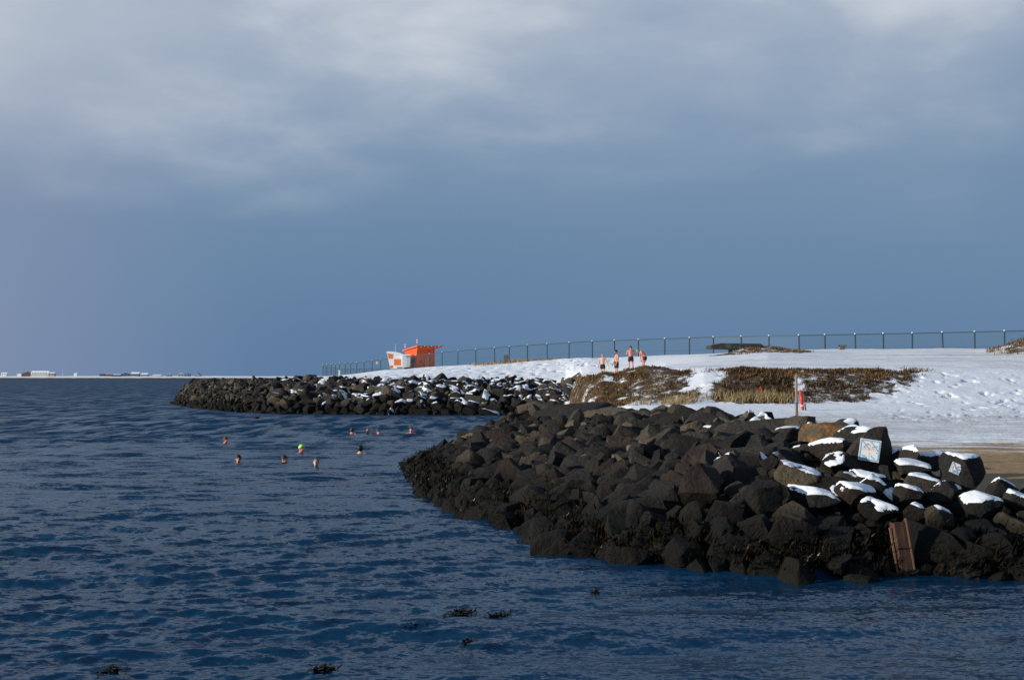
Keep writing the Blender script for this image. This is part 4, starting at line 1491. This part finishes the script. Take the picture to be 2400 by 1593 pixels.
# loose stones
def loose(x, D, w, h, seed, label, snow=None, name='loose_boulder', grp=None):
    V, Fc = rock_arrays(seed, 3, 9)
    lo, hi = V.min(0), V.max(0); V = (V - (lo + hi) / 2) / ((hi - lo) / 2)
    me = npmesh(name, V, Fc); me.materials.append(M['rock']); me.polygons.foreach_set('use_smooth', [True] * len(me.polygons))
    me.set_sharp_from_angle(angle=math.radians(33))
    c = gpt(x, D, h * .3)
    o = place_boulder(None, 0, tuple(c), (0, 0, 0), (w / 2, w / 2.4, h / 2), mesh=me, arrays=(V, Fc), snow=snow, name=name)
    tag(o, label, 'boulder', grp)
    return o
loose(1622, 44.5, .82, .62, 402, 'lone dark boulder sitting in the snow just behind the signed breakwater', (.03, .9, 5))
for x, D, w, h, sd_, lab in ((2104, 33.0, .34, .17, 411, 'largest dark stone of the short row on the sand beyond the tall sign boulder'),
                             (2136, 32.0, .22, .12, 412, 'middle stone of the short row on the sand beyond the tall sign boulder'),
                             (2152, 31.6, .18, .09, 413, 'smallest stone ending the short row on the streaky sand'),
                             (2118, 29.6, .34, .2, 414, 'snow-capped dark stone on the sand between the two sign boulders')):
    loose(x, D, w, h, sd_, lab, (.02, .75, sd_), 'beach_stone', 'stones on the sand')

# rusty sheet pile
D = 19.75
c = P(2118, 1345, D)
o = empty('sheet_pile', (c.x, c.y, 0)); tag(o, 'rusty leaning steel sheet pile standing among the signed breakwater boulders at the waterline', 'sheet pile')
prof = [(-.20, -.06), (-.15, -.10), (-.10, .02), (-.085, .02), (-.05, -.14), (.14, -.14), (.185, .04), (.26, .04)]
th = .012
hp = P(2118, 1222, D).z
def lean(v): return Vector((v.x - v.z * .13, v.y + v.z * .12, v.z))
def strip(a, b, name, h=hp):
    d = (Vector(b) - Vector(a)).normalized(); nn = Vector((-d.y, d.x)) * th
    mb = MB()
    pl = [Vector((a[0], a[1], -.8)), Vector((b[0], b[1], -.8)), Vector((b[0] + nn.x, b[1] + nn.y, -.8)), Vector((a[0] + nn.x, a[1] + nn.y, -.8))]
    mb.prism(pl, (0, 0, h + .8))
    for v in mb.bm.verts: v.co = lean(v.co)
    mb.build(name, M['rust'], o)
strip((-.05, -.14), (.13, -.14), 'web')
strip((-.095, .0), (-.055, -.14), 'flange', hp - .02)
strip((.135, -.14), (.175, .04), 'flange', hp + .03)
mb = MB(); mb.prism([lean(Vector(p)) for p in ((.13, -.152, -.8), (.155, -.152, -.8), (.155, -.152, hp + .06), (.13, -.152, hp + .06))], (0, .03, 0)); mb.build('clutch', M['rust_edge'], o)
mb = MB(); mb.prism([lean(Vector(p)) for p in ((-.13, -.07, -.8), (-.105, -.07, -.8), (-.105, -.07, hp - .1), (-.13, -.07, hp - .1))], (0, .03, 0)); mb.build('clutch', M['rust_edge'], o)


# ------------------------------------------------------------------ pictogram signs
def surf_y(key, X, Z, rad):
    V, c = SIGN_SURF[key]
    m = (abs(V[:, 0] - X) < rad) & (abs(V[:, 2] - Z) < rad) & (V[:, 1] < c.y)
    return float(V[m, 1].min()) if m.any() else float(V[:, 1].min())


def sign(key, x, y, D, w, h, roll, label, big):
    p = P(x, y, D)
    Y = surf_y(key, p.x, p.z, w * .55) - .02
    p = P(x, y, Y)
    o = empty('pictogram_sign', p)
    o.rotation_euler = (math.radians(-3), math.radians(roll), math.radians(-13))
    tag(o, label, 'sign')
    mb = MB(); mb.box((0, 0, 0), (w, .018, h)); bd_ = mb.build('board', M['white'], o, bevel=.002)
    def flat(pts, name, mat, lift):
        mb = MB(); mb.prism([(a * w, -.010 - lift, b * h) for a, b in pts], (0, .0015, 0)); mb.build(name, mat, bd_)
    def bar(a, b, t, name, mat, lift=.004):
        a, b = Vector(a), Vector(b); d = (b - a).normalized(); n_ = Vector((-d.y, d.x)) * t / 2
        flat([tuple(a - n_), tuple(b - n_), tuple(b + n_), tuple(a + n_)], name, mat, lift)
    def disc(cx_, cy_, r_, name, mat, lift=.003, sx=1.0):
        flat([(cx_ + math.cos(t * math.pi / 5) * r_ * sx, cy_ + math.sin(t * math.pi / 5) * r_) for t in range(10)], name, mat, lift)
    e = .44
    if big:
        for a, b in (((-e, e), (e, e)), ((e, e), (e, -e)), ((e, -e), (-e, -e)), ((-e, -e), (-e, e))):
            bar(a, b, .06, 'blue_border', M['blue_print'], .002)
        # dotted cross
        for i in range(9):
            t = -.36 + .09 * i
            bar((t - .018, .02), (t + .018, .02), .028, 'dash', M['red_print'])
            if i != 4: bar((0, t - .018), (0, t + .018), .028, 'dash', M['red_print'])
        bar((-.40, .40), (-.03, .04), .030, 'red_slash', M['red_print'], .006)
        bar((.02, .40), (.38, .03), .030, 'red_slash', M['red_print'], .006)
        disc(-.27, .14, .045, 'swimmer_head', M['cyan_print'])
        bar((-.22, .2), (-.12, .30), .05, 'swimmer_arm', M['cyan_print']); bar((-.12, .30), (-.06, .22), .04, 'swimmer_arm', M['cyan_print'])
        bar((-.34, .085), (-.18, .085), .02, 'wave_line', M['cyan_print'])
        bar((.07, .14), (.2, .18), .05, 'diver_body', M['cyan_print']); bar((.2, .18), (.37, .24), .04, 'diver_legs', M['cyan_print'])
        bar((.08, .08), (.24, .09), .02, 'wave_line', M['cyan_print'])
        bar((-.36, -.24), (-.26, -.30), .03, 'swimmer_arm', M['cyan_print']); disc(-.24, -.27, .03, 'swimmer_head', M['cyan_print']); bar((-.22, -.3), (-.1, -.33), .035, 'swimmer_body', M['cyan_print'])
        bar((-.36, -.35), (-.08, -.36), .02, 'wave_line', M['cyan_print'])
        disc(.34, -.08, .03, 'swimmer_head', M['cyan_print'])
        bar((.10, -.22), (.14, -.30), .03, 'diver_body', M['cyan_print']); bar((.14, -.30), (.28, -.37), .04, 'diver_legs', M['cyan_print'])
    else:
        for a, b in (((-.46, .46), (.46, .46)), ((.46, .46), (.46, -.46)), ((.46, -.46), (-.46, -.46)), ((-.46, -.46), (-.46, .46))):
            bar(a, b, .035, 'blue_border', M['blue_print'], .002)
        disc(.16, .24, .07, 'climber_head', M['cyan_print'])
        bar((.12, .18), (-.02, -.02), .11, 'climber_body', M['cyan_print']); bar((.2, .16), (.34, .30), .06, 'climber_arm', M['cyan_print'])
        disc(.28, -.02, .12, 'rock_symbol', M['cyan_print']); disc(-.08, -.30, .13, 'rock_symbol', M['cyan_print'], sx=1.4); disc(.22, -.32, .12, 'rock_symbol', M['cyan_print'])
        bar((-.3, .12), (-.3, -.2), .07, 'rock_symbol', M['blue_print'])
        bar((-.40, .42), (.40, -.42), .11, 'red_slash', M['red_print'], .006)


sign('sign1', 2038.2, 1054.8, 23.6, .40, .43, 8.2, 'large square white sign with blue border and crossed-out swimming pictograms on tall boulder', True)
sign('sign2', 2240.2, 1097.2, 22.4, .19, .20, 22.5, 'small tilted white sign with red slash on the snow-topped boulder', False)


# ------------------------------------------------------------------ people
class Body:
    def __init__(self):
        self.bm = bmesh.new()

    def ring_loft(self, rings, seg=14):
        """rings: (centre, rx, ry, right, fwd)"""
        prev, first = None, None
        for c, rx, ry, ri, fw in rings:
            cur = [self.bm.verts.new(c + ri * (rx * math.cos(2 * math.pi * i / seg)) + fw * (ry * math.sin(2 * math.pi * i / seg))) for i in range(seg)]
            if prev:
                for i in range(seg):
                    self.bm.faces.new((prev[i], prev[(i + 1) % seg], cur[(i + 1) % seg], cur[i]))
            else:
                first = cur
            prev = cur
        self.bm.faces.new(first[::-1]); self.bm.faces.new(prev)

    def limb(self, pts, seg=10):
        """pts: (point, radius) list -> tapered tube with rounded ends"""
        rings = []
        n = len(pts)
        for i, (p, q) in enumerate(pts):
            a = pts[max(0, i - 1)][0]; b = pts[min(n - 1, i + 1)][0]
            d = (b - a).normalized()
            u = d.orthogonal().normalized(); v = d.cross(u)
            if i == 0: rings.append((p - d * q * .8, q * .5, q * .5, u, v))
            rings.append((p, q, q, u, v))
            if i == n - 1: rings.append((p + d * q * .8, q * .5, q * .5, u, v))
        # keep ring frames consistent
        out = [rings[0]]
        for c, rx, ry, u, v in rings[1:]:
            d = u.cross(v)
            u2 = out[-1][3] - d * out[-1][3].dot(d)
            u2 = u2.normalized() if u2.length > 1e-4 else u
            out.append((c, rx, ry, u2, d.cross(u2)))
        self.ring_loft(out, seg)

    def ell(self, c, rad, Mx):
        r_ = bmesh.ops.create_uvsphere(self.bm, u_segments=16, v_segments=10, radius=1.0)
        bmesh.ops.transform(self.bm, matrix=Mx @ Matrix.Translation(c) @ Matrix.Diagonal((rad[0], rad[1], rad[2], 1)), verts=r_['verts'])

    def bake(self, name, voxel, mat):
        bmesh.ops.recalc_face_normals(self.bm, faces=self.bm.faces)
        me = bpy.data.meshes.new(name); self.bm.to_mesh(me); self.bm.free()
        o = bpy.data.objects.new(name, me); COL.objects.link(o)
        md = o.modifiers.new('r', 'REMESH'); md.mode = 'VOXEL'; md.voxel_size = voxel; md.use_smooth_shade = True
        sm = o.modifiers.new('s', 'SMOOTH'); sm.factor = .5; sm.iterations = 3
        dg_ = bpy.context.evaluated_depsgraph_get()
        m2 = bpy.data.meshes.new_from_object(o.evaluated_get(dg_), depsgraph=dg_)
        bpy.data.objects.remove(o); bpy.data.meshes.remove(me)
        m2.name = name
        m2.materials.clear(); m2.materials.append(mat)
        m2.polygons.foreach_set('use_smooth', [True] * len(m2.polygons))
        return m2


V3 = Vector
STAND = dict(spine=[(0, 0, .86), (0, 0, .96), (0, .005, 1.10), (0, -.01, 1.25), (0, 0, 1.38), (0, .02, 1.46), (0, .02, 1.53)],
             sp_r=[(.15, .11), (.165, .12), (.145, .105), (.16, .115), (.18, .12), (.14, .085), (.06, .06)],
             head=(0, -.015, 1.645),
             lsh=(-.195, .015, 1.42), lel=(-.245, .03, 1.13), lwr=(-.25, -.04, .90),
             rsh=(.195, .015, 1.42), rel=(.245, .03, 1.13), rwr=(.25, -.04, .90),
             lhip=(-.09, 0, .90), lkn=(-.10, -.01, .49), lan=(-.105, .02, .07),
             rhip=(.09, 0, .90), rkn=(.10, -.01, .49), ran=(.105, .02, .07))


def make_body(J, yaw=0, tilt=0, voxel=.011, skin='skin', legs=True):
    B = Body()
    sp = [V3(p) for p in J['spine']]
    rings = []
    for i, p in enumerate(sp):
        d = (sp[min(i + 1, len(sp) - 1)] - sp[max(0, i - 1)]).normalized()
        ri = V3((1, 0, 0)); fw = d.cross(ri).normalized()
        rings.append((p, J['sp_r'][i][0], J['sp_r'][i][1], ri, fw))
    B.ring_loft(rings, 18)
    hd = V3(J['head'])
    B.limb([(sp[-2], .062), (sp[-1], .058), (hd + V3((0, .02, -.05)), .055)])
    HM = Matrix.Translation(hd) @ Matrix.Rotation(yaw, 4, 'Z') @ Matrix.Rotation(tilt, 4, 'X')
    B.ell((0, .012, .012), (.076, .096, .105), HM)
    B.ell((0, -.030, -.055), (.056, .062, .062), HM)
    B.ell((0, -.098, -.015), (.014, .022, .030), HM)
    B.ell((0, -.082, .022), (.052, .018, .014), HM)
    B.ell((0, -.088, -.062), (.026, .012, .012), HM)
    for s_ in (-1, 1):
        B.ell((s_ * .078, .012, -.012), (.012, .022, .032), HM)
    for s_, k_ in ((-1, 'l'), (1, 'r')):
        sh, el, wr = V3(J[k_ + 'sh']), V3(J[k_ + 'el']), V3(J[k_ + 'wr'])
        B.limb([(sh + V3((-s_ * .05, 0, .0)), .065), (sh, .062), ((sh + el) / 2, .050), (el, .041), ((el + wr) / 2 * 1.0, .038), (wr, .028)])
        # hand: palm plus five fingers
        d = (wr - el).normalized(); sdv = d.cross(V3((s_, 0, 0)))
        sdv = sdv.normalized() if sdv.length > .01 else V3((0, 1, 0))
        pc = wr + d * .055
        B.limb([(wr, .027), (pc, .036), (pc + d * .03, .032)], 8)
        for q in range(4):
            b0 = pc + d * .035 + sdv * ((q - 1.5) * .021)
            L = (.062, .075, .070, .055)[q]
            B.limb([(b0, .011), (b0 + d * L * .6, .0105), (b0 + d * L + V3((-s_ * .02, 0, 0)), .009)], 6)
        t0 = wr + d * .03 + sdv * -.03
        B.limb([(t0, .013), (t0 + d * .03 - sdv * .02, .012), (t0 + d * .06 - sdv * .025, .010)], 6)
    if legs:
        for k_ in ('l', 'r'):
            hp_, kn, an = V3(J[k_ + 'hip']), V3(J[k_ + 'kn']), V3(J[k_ + 'an'])
            B.limb([(hp_, .088), (hp_.lerp(kn, .35), .083), (hp_.lerp(kn, .8), .060), (kn, .054), (kn.lerp(an, .3) + V3((0, .012, 0)), .056), (kn.lerp(an, .75), .040), (an, .034)], 12)
            B.limb([(an + V3((0, .03, -.03)), .034), (an + V3((0, -.06, -.04)), .033), (an + V3((0, -.15, -.05)), .024)], 8)
    me = B.bake('body', voxel, M[skin])
    return me, HM


def make_shorts(J, length=.42):
    B = Body()
    sp = [V3(p) for p in J['spine'][:3]]
    rings = []
    for p, (rx, ry) in zip([sp[0], sp[1], sp[1].lerp(sp[2], .45)], [(.165, .125), (.180, .134), (.168, .124)]):
        rings.append((p, rx, ry, V3((1, 0, 0)), V3((0, 1, 0))))
    B.ring_loft(rings, 18)
    for k_ in ('l', 'r'):
        hp_, kn = V3(J[k_ + 'hip']), V3(J[k_ + 'kn'])
        e = hp_.lerp(kn, length / .42 * .55)
        u = V3((1, 0, 0)); v = V3((0, 1, 0))
        B.ring_loft([(hp_ + V3((0, 0, .02)), .10, .112, u, v), (hp_.lerp(e, .5), .100, .108, u, v), (e, .094, .098, u, v)], 14)
    return B.bake('shorts', .012, M['shorts'])


def hair_mesh(style):
    """scalp shell in head coordinates"""
    bm = bmesh.new()
    bmesh.ops.create_uvsphere(bm, u_segments=24, v_segments=16, radius=1.0)
    rad = {'cap': (.086, .106, .117), 'short': (.083, .104, .114), 'thin': (.080, .101, .109), 'long': (.090, .108, .118)}[style]
    bmesh.ops.transform(bm, matrix=Matrix.Translation((0, .012, .012)) @ Matrix.Diagonal((rad[0], rad[1], rad[2], 1)), verts=bm.verts)
    dele = []
    for f in bm.faces:
        c = f.calc_center_median()
        if style == 'cap': lim = .018 - c.y * .18 if c.y < 0 else .02 - c.y * .45
        elif style == 'thin': lim = .055 - .9 * max(0, c.y) if c.y > -.05 else .2
        elif style == 'long': lim = (.055 if c.y < -.05 else (-.02 if c.y < 0 else -.085))
        else: lim = (.055 if c.y < -.055 else (.012 if c.y < .01 else -.055))
        if c.z < lim: dele.append(f)
    bmesh.ops.delete(bm, geom=dele, context='FACES')
    me = bpy.data.meshes.new('hair'); bm.to_mesh(me); bm.free()
    me.polygons.foreach_set('use_smooth', [True] * len(me.polygons))
    return me


HAIR = {s_: hair_mesh(s_) for s_ in ('cap', 'short', 'thin', 'long')}


def head_bits(root, HM, style, mat, name='hair', beard=None, goggles=False):
    me = HAIR[style].copy(); me.name = name; me.materials.append(mat)
    md_o = link(name, me, None, root); md_o.matrix_local = HM
    so = md_o.modifiers.new('thickness', 'SOLIDIFY'); so.thickness = .008; so.offset = 1
    for s_ in (-1, 1):
        mb = MB(); mb.ball((s_ * .030, -.078, .002), (.014, .009, .008), 8)
        e = mb.build('eye', M['eye'], root, smooth=True); e.matrix_local = HM
    if goggles:
        mb = MB()
        for s_ in (-1, 1): mb.ball((s_ * .032, -.090, .004), (.025, .014, .018), 10)
        mb.box((0, -.096, .004), (.03, .008, .008)); g_ = mb.build('goggles', M['black'], root, smooth=True); g_.matrix_local = HM
    if beard:
        mb = MB(); mb.ball((0, -.036, -.068), (.060, .062, .054), 12); b_ = mb.build('beard', beard, root, smooth=True); b_.matrix_local = HM


def standing(x, D, J, rz, scale, yaw, tilt, skin, style, hmat, hname, label, short_len, beard=None, sink=.03):
    g_ = gpt(x, D, -sink)
    root = empty('person', g_, rz); root.scale = (scale,) * 3
    tag(root, label, 'person', 'bathers standing on the bank')
    me, HM = make_body(J, yaw, tilt, .011, skin)
    link('body', me, None, root)
    link('shorts', make_shorts(J, short_len), None, root)
    head_bits(root, HM, style, hmat, hname, beard)
    return root


R_ = math.radians
J1 = dict(STAND); J1.update(lel=(-.28, .03, 1.14), lwr=(-.30, -.04, .91), rel=(.29, .04, 1.15), rwr=(.40, .0, .94))
p1 = standing(1412.5, 83.0, J1, R_(-25), .99, 0, R_(8), 'skin_pale', 'thin', M['hair_grey'], 'hair', 'balding bather in black shorts facing the sea with a lime cap in his hand', .40)
# lime cap held in the hand
wv = Matrix.Rotation(R_(-25), 4, 'Z') @ (V3((.44, -.03, .82)) * .99)
o = empty('swim_cap', p1.location + wv); tag(o, 'lime green swimming cap dangling from the balding bather\'s hand', 'swim cap')
mb = MB(); mb.ball((0, 0, -.04), (.055, .07, .10), 12); mb.ball((.02, 0, -.13), (.035, .05, .05), 10); mb.build('cap_fabric', M['lime'], o, smooth=True)
J2 = dict(STAND); J2.update(lel=(-.22, -.03, 1.13), lwr=(-.20, -.14, .91), rel=(.23, .0, 1.13), rwr=(.22, -.12, .91), head=(0, -.05, 1.64))
standing(1445, 80.0, J2, R_(-70), 1.06, 0, R_(16), 'skin', 'short', M['hair_black'], 'hair', 'bearded dark-haired bather in long black shorts looking down, arms at his sides', .52, beard=M['hair_black'])
J3 = dict(STAND); J3.update(lsh=(-.20, -.01, 1.42), lel=(-.30, -.05, 1.17), lwr=(-.16, -.27, 1.10), rsh=(.20, -.01, 1.42), rel=(.30, -.05, 1.17), rwr=(.16, -.27, 1.10), head=(0, -.05, 1.635),
                            lhip=(-.09, 0, .90), lkn=(-.125, -.01, .49), lan=(-.14, .02, .07), rhip=(.09, 0, .90), rkn=(.125, -.01, .49), ran=(.14, .02, .07))
standing(1478.5, 85.5, J3, R_(180), 1.04, 0, R_(24), 'skin_red', 'short', M['hair_brown'], 'hair', 'tall bather in black shorts seen from behind with elbows bent', .42)
J4 = dict(STAND); J4.update(spine=[(0, .03, .86), (0, .02, .95), (0, -.03, 1.08), (0, -.13, 1.20), (0, -.24, 1.30), (0, -.32, 1.345), (0, -.38, 1.35)],
                            head=(0, -.47, 1.36), lsh=(-.19, -.27, 1.30), lel=(-.22, -.24, 1.02), lwr=(-.18, -.20, .78), rsh=(.19, -.27, 1.30), rel=(.22, -.24, 1.02), rwr=(.18, -.20, .78),
                            lhip=(-.09, .03, .88), lkn=(-.10, -.12, .50), lan=(-.105, .0, .07), rhip=(.09, .03, .88), rkn=(.10, -.10, .50), ran=(.105, .02, .07))
standing(1511, 84.0, J4, R_(-78), 1.06, 0, R_(45), 'skin_red', 'cap', M['green'], 'swim_cap', 'bather in a green swim cap bending forward with hands on thighs', .26)

# swimmers: only what is above the waist, treading water
JS = dict(STAND); JS.update(lsh=(-.20, .0, 1.43), lel=(-.36, -.12, 1.28), lwr=(-.46, -.30, 1.24), rsh=(.20, .0, 1.43), rel=(.36, -.12, 1.28), rwr=(.46, -.30, 1.24))
sw_me, sw_HM = make_body(JS, 0, R_(-4), .010, 'skin_red', legs=False)
sw_pale = sw_me.copy(); sw_pale.materials.clear(); sw_pale.materials.append(M['skin_pale'])
swim = [  # x, head-top y, waterline y, facing deg (0 = to camera, + = to the picture's right), head style, colour, name, skin, goggles, label
    (528.6, 1024.4, 1038.8, 55, 'short', 'hair_brown', 'hair', 0, False, 'bareheaded swimmer with short brown hair, far out and apart from the others'),
    (558.8, 1067.4, 1083.7, 15, 'cap', 'hair_black', 'swim_cap', 0, True, 'swimmer in black cap and dark goggles facing the photographer\'s shore'),
    (666.0, 1068.4, 1083.7, 65, 'cap', 'hair_black', 'swim_cap', 0, False, 'swimmer in a black cap turned towards the grey-haired swimmer beside them'),
    (706.3, 1043.5, 1061.5, 60, 'cap', 'lime', 'swim_cap', 0, False, 'swimmer wearing a bright lime green cap'),
    (741.0, 1076.0, 1091.0, 0, 'thin', 'hair_grey', 'hair', 1, False, 'swimmer with thin grey hair and pale face showing'),
    (844.5, 1044.5, 1061.5, 160, 'long', 'hair_black', 'hair', 1, False, 'swimmer with black hair seen from behind, pale shoulders above water'),
    (825.4, 1003.0, 1015.5, 150, 'long', 'hair_brown', 'hair', 0, False, 'swimmer with brown hair seen from behind beside the two pink-faced swimmers'),
    (862.3, 1005.4, 1014.8, -20, 'thin', 'hair_grey', 'hair', 0, False, 'balding swimmer low in the water, middle of the row of three far heads'),
    (886.8, 1008.0, 1018.0, 25, 'short', 'hair_brown', 'hair', 0, False, 'swimmer with short dark hair, end of the row of three far heads'),
    (963.4, 1001.6, 1013.9, 10, 'short', 'hair_brown', 'hair', 0, False, 'lone far swimmer showing shoulders, off the signed breakwater tip'),
]
for x, yt, yw, fc, style, hm, hn, sk, gog, lab in swim:
    D = H * F / (yw - HOR)
    hgt_ = (yw - yt) * D / F
    c = P(x, yw, D)
    root = empty('person', (c.x, c.y, hgt_ + .04 - 1.765 * 1.2), R_(fc)); root.scale = (1.2,) * 3
    root.rotation_euler[0] = 0
    tag(root, lab, 'person', 'swimmers in the cove')
    link('body', sw_pale if sk else sw_me, None, root)
    head_bits(root, sw_HM, style, M[hm], hn, goggles=gog)

# duck on the water
c = P(601.5, 980, H * F / 95)
o = empty('water_bird', (c.x, c.y, 0), R_(20)); tag(o, 'small dark water bird floating off the long breakwater', 'bird')
mb = MB(); mb.ball((0, 0, .06), (.22, .10, .10), 14); mb.ball((-.22, 0, .10), (.08, .05, .03), 8); mb.tube((.16, 0, .08), (.22, 0, .22), .045, .032); mb.ball((.24, 0, .24), (.055, .04, .042), 10)
b_ = mb.build('body', M['bird'], o, smooth=True)
mb = MB(); mb.tube((.27, 0, .235), (.34, 0, .225), .016, .006); mb.build('bill', M['concrete'], o)

# ------------------------------------------------------------------ far shore and its houses
DF = 2000.0
SF = DF / F
xs = np.linspace(-2600, 1500, 420)
prow = [(-10, -1.0), (0, 0.35), (3, 1.3), (12, 2.6), (60, 4.4), (160, 6.0), (300, 6.4), (900, 5.5)]
Xf, Yf, Zf = [], [], []
edge_n = fbm(xs * .012, xs * 0 + 3, 81) * 26 + fbm(xs * .2, xs * 0, 82) * 5
for dd, z in prow:
    D = DF + dd + edge_n * (1 if dd < 100 else 0)
    Xf.append((xs - 1200) / F * DF); Yf.append(D)
    Zf.append(z + (fbm(xs * .03 + dd, xs * 0 + dd, 83) - .5) * (0 if z < 1 else 1.6))
fm, k, b = material('far_shore_snow')
g_ = k.n('ShaderNodeNewGeometry')
z_ = k.sep(g_.outputs['Position'])[2]
n_ = k.noise(k.vmath('MULTIPLY', g_.outputs['Position'], (1, .2, 1)), .12, 4, .6)
f_ = k.sstep(k.math('ADD', z_, k.math('MULTIPLY', n_, 2.2)), 5.0, 3.5)
k.l(k.mix(f_, (.84, .85, .87), (.055, .045, .04)), b.inputs['Base Color']); b.inputs['Roughness'].default_value = .85
tag(link('far_shore', gridmesh('far_shore', np.array(Xf), np.array(Yf), np.array(Zf)), fm), kind='structure')


def far_house(x0, x1, ytop, ybase, wallm, roofm, label, gable=False, win=0, roof_frac=.45, chimney=None, dormers=0, name='house', cat='house'):
    D = DF + 150
    s = D / F
    c = P((x0 + x1) / 2, ybase, D)
    o = empty(name, c); tag(o, label, cat)
    w = (x1 - x0) * s; h = (ybase - ytop) * s; dep = min(w * .8, 10)
    hw = h * (1 - roof_frac)
    mb = MB(); mb.box((0, dep / 2, hw / 2 - .8), (w, dep, hw + 1.6)); mb.build('wall', wallm, o)
    if gable:
        mb = MB(); mb.prism([(-w / 2 - .2, -.3, hw), (w / 2 + .2, -.3, hw), (0, -.3, h)], (0, dep + .6, 0)); rf = mb.build('roof', roofm, o)
        mb = MB(); mb.prism([(-w / 2 + .2, -.34, hw), (w / 2 - .2, -.34, hw), (0, -.34, h - .5)], (0, .05, 0)); mb.build('gable', wallm, o)
    else:
        mb = MB(); mb.prism([(-w / 2 - .3, -.4, hw), (-w / 2 - .3, dep + .4, hw), (-w / 2 + .1, dep / 2, h)], (w + .6, 0, 0)); rf = mb.build('roof', roofm, o)
    for i in range(win):
        xx = -w / 2 + w * (i + .5) / win
        mb = MB(); mb.box((xx, -.04, hw * .52), (w / win * .42, .1, hw * .45)); mb.build('window', M['glass'], o)
    for i in range(dormers):
        xx = -w / 2 + w * (i + .7) / (dormers + .4)
        mb = MB(); mb.prism([(xx - .95, .3, hw + .5), (xx + .95, .3, hw + .5), (xx + .95, .3, hw + 2.0), (xx, .3, hw + 2.6), (xx - .95, .3, hw + 2.0)], (0, 3.0, 0)); dm_ = mb.build('dormer', M['far_dark'], rf)
    if chimney is not None:
        for cxx in chimney:
            mb = MB(); mb.box((w * cxx, dep / 2, h + .2), (.9, .9, 2.2)); mb.build('chimney', wallm, rf)
    return o


SN = M['snow']
far_house(2, 15, 872.5, 879, M['far_white'], SN, 'tiny white bungalow with snowy roof on the far shore', win=2)
far_house(40, 50, 875, 880.5, M['far_white'], SN, 'small white cube-like shed beside the brown far house', roof_frac=.25)
far_house(50, 72, 871.5, 880.5, M['far_brown'], M['far_dark'], 'red-brown house with dark gable roof next to the long cream building', gable=True, win=3, chimney=[.1])
far_house(72, 112, 869, 880.5, M['far_cream'], SN, 'long cream building with a snowy dormered roof on the far shore', win=7, roof_frac=.62, dormers=6)
far_house(113, 127, 871.8, 880.5, M['far_beige'], SN, 'beige annex adjoining the long cream building', win=2, roof_frac=.3)
far_house(173, 180, 873.8, 879, M['far_white'], SN, 'lonely white hut on the bare snowy far shore', roof_frac=.3, name='shore_hut', cat='hut')
far_house(233, 246, 876, 881, M['far_dark'], M['far_dark'], 'low dark barn first in the dark far group', roof_frac=.4, name='barn', cat='barn')
far_house(247, 262, 874.5, 881, M['far_brown'], SN, 'brown far cottage with snow-whitened roof among dark barns', gable=True)
far_house(263, 281, 876.5, 881.5, M['far_dark'], SN, 'long low dark shed beside the blue gabled house', roof_frac=.3, name='barn', cat='barn')
far_house(283, 306, 870.8, 881.5, M['far_blue'], SN, 'blue gabled house with snowy roof and two chimneys', gable=True, win=3, roof_frac=.5, chimney=[-.22, .12])
far_house(306.5, 325, 871.8, 881.5, M['far_slate'], SN, 'slate blue long house adjoining the blue gabled house', win=4, roof_frac=.4)
far_house(328, 345, 873.8, 881.5, M['far_grey'], SN, 'grey house with snowy roof next to the slate blue one', win=3, chimney=[.3])
far_house(357, 377, 877.3, 882, M['far_beige'], SN, 'low beige shed almost buried in snow on the far shore', roof_frac=.4)
far_house(390, 401, 874, 882, M['far_slate'], SN, 'small slate roofed house in a snowbank on the far shore', gable=True)
far_house(417, 431, 873.4, 882, M['far_grey'], SN, 'grey gabled house, first of the pair near the long breakwater tip', gable=True, win=2)
far_house(432, 445, 873.8, 882, M['far_slate'], M['far_grey'], 'dark roofed house, second of the pair near the long breakwater tip', gable=True, win=2)
far_house(455, 470, 873, 883, M['far_grey'], M['far_slate'], 'steep gabled slate grey house showing just beyond the long breakwater', gable=True, win=2, roof_frac=.7)
c = P(146.6, 880, DF + 120)
o = empty('flagpole', c); tag(o, 'slender white flagpole on the bare far shore', 'flagpole')
mb = MB(); mb.tube((0, 0, -1), (0, 0, 11), .22, .14); mb.build('pole', M['far_white'], o)
mb = MB(); mb.ball((0, 0, 11.1), .3, 8); mb.build('finial', M['far_white'], o)
print('tris', sum(len(me_.loop_triangles) or sum(len(p_.vertices) - 2 for p_ in me_.polygons) for me_ in bpy.data.meshes if me_.users))
print('snow caps', SNOW_N[0], 'near boulders', len(NR))
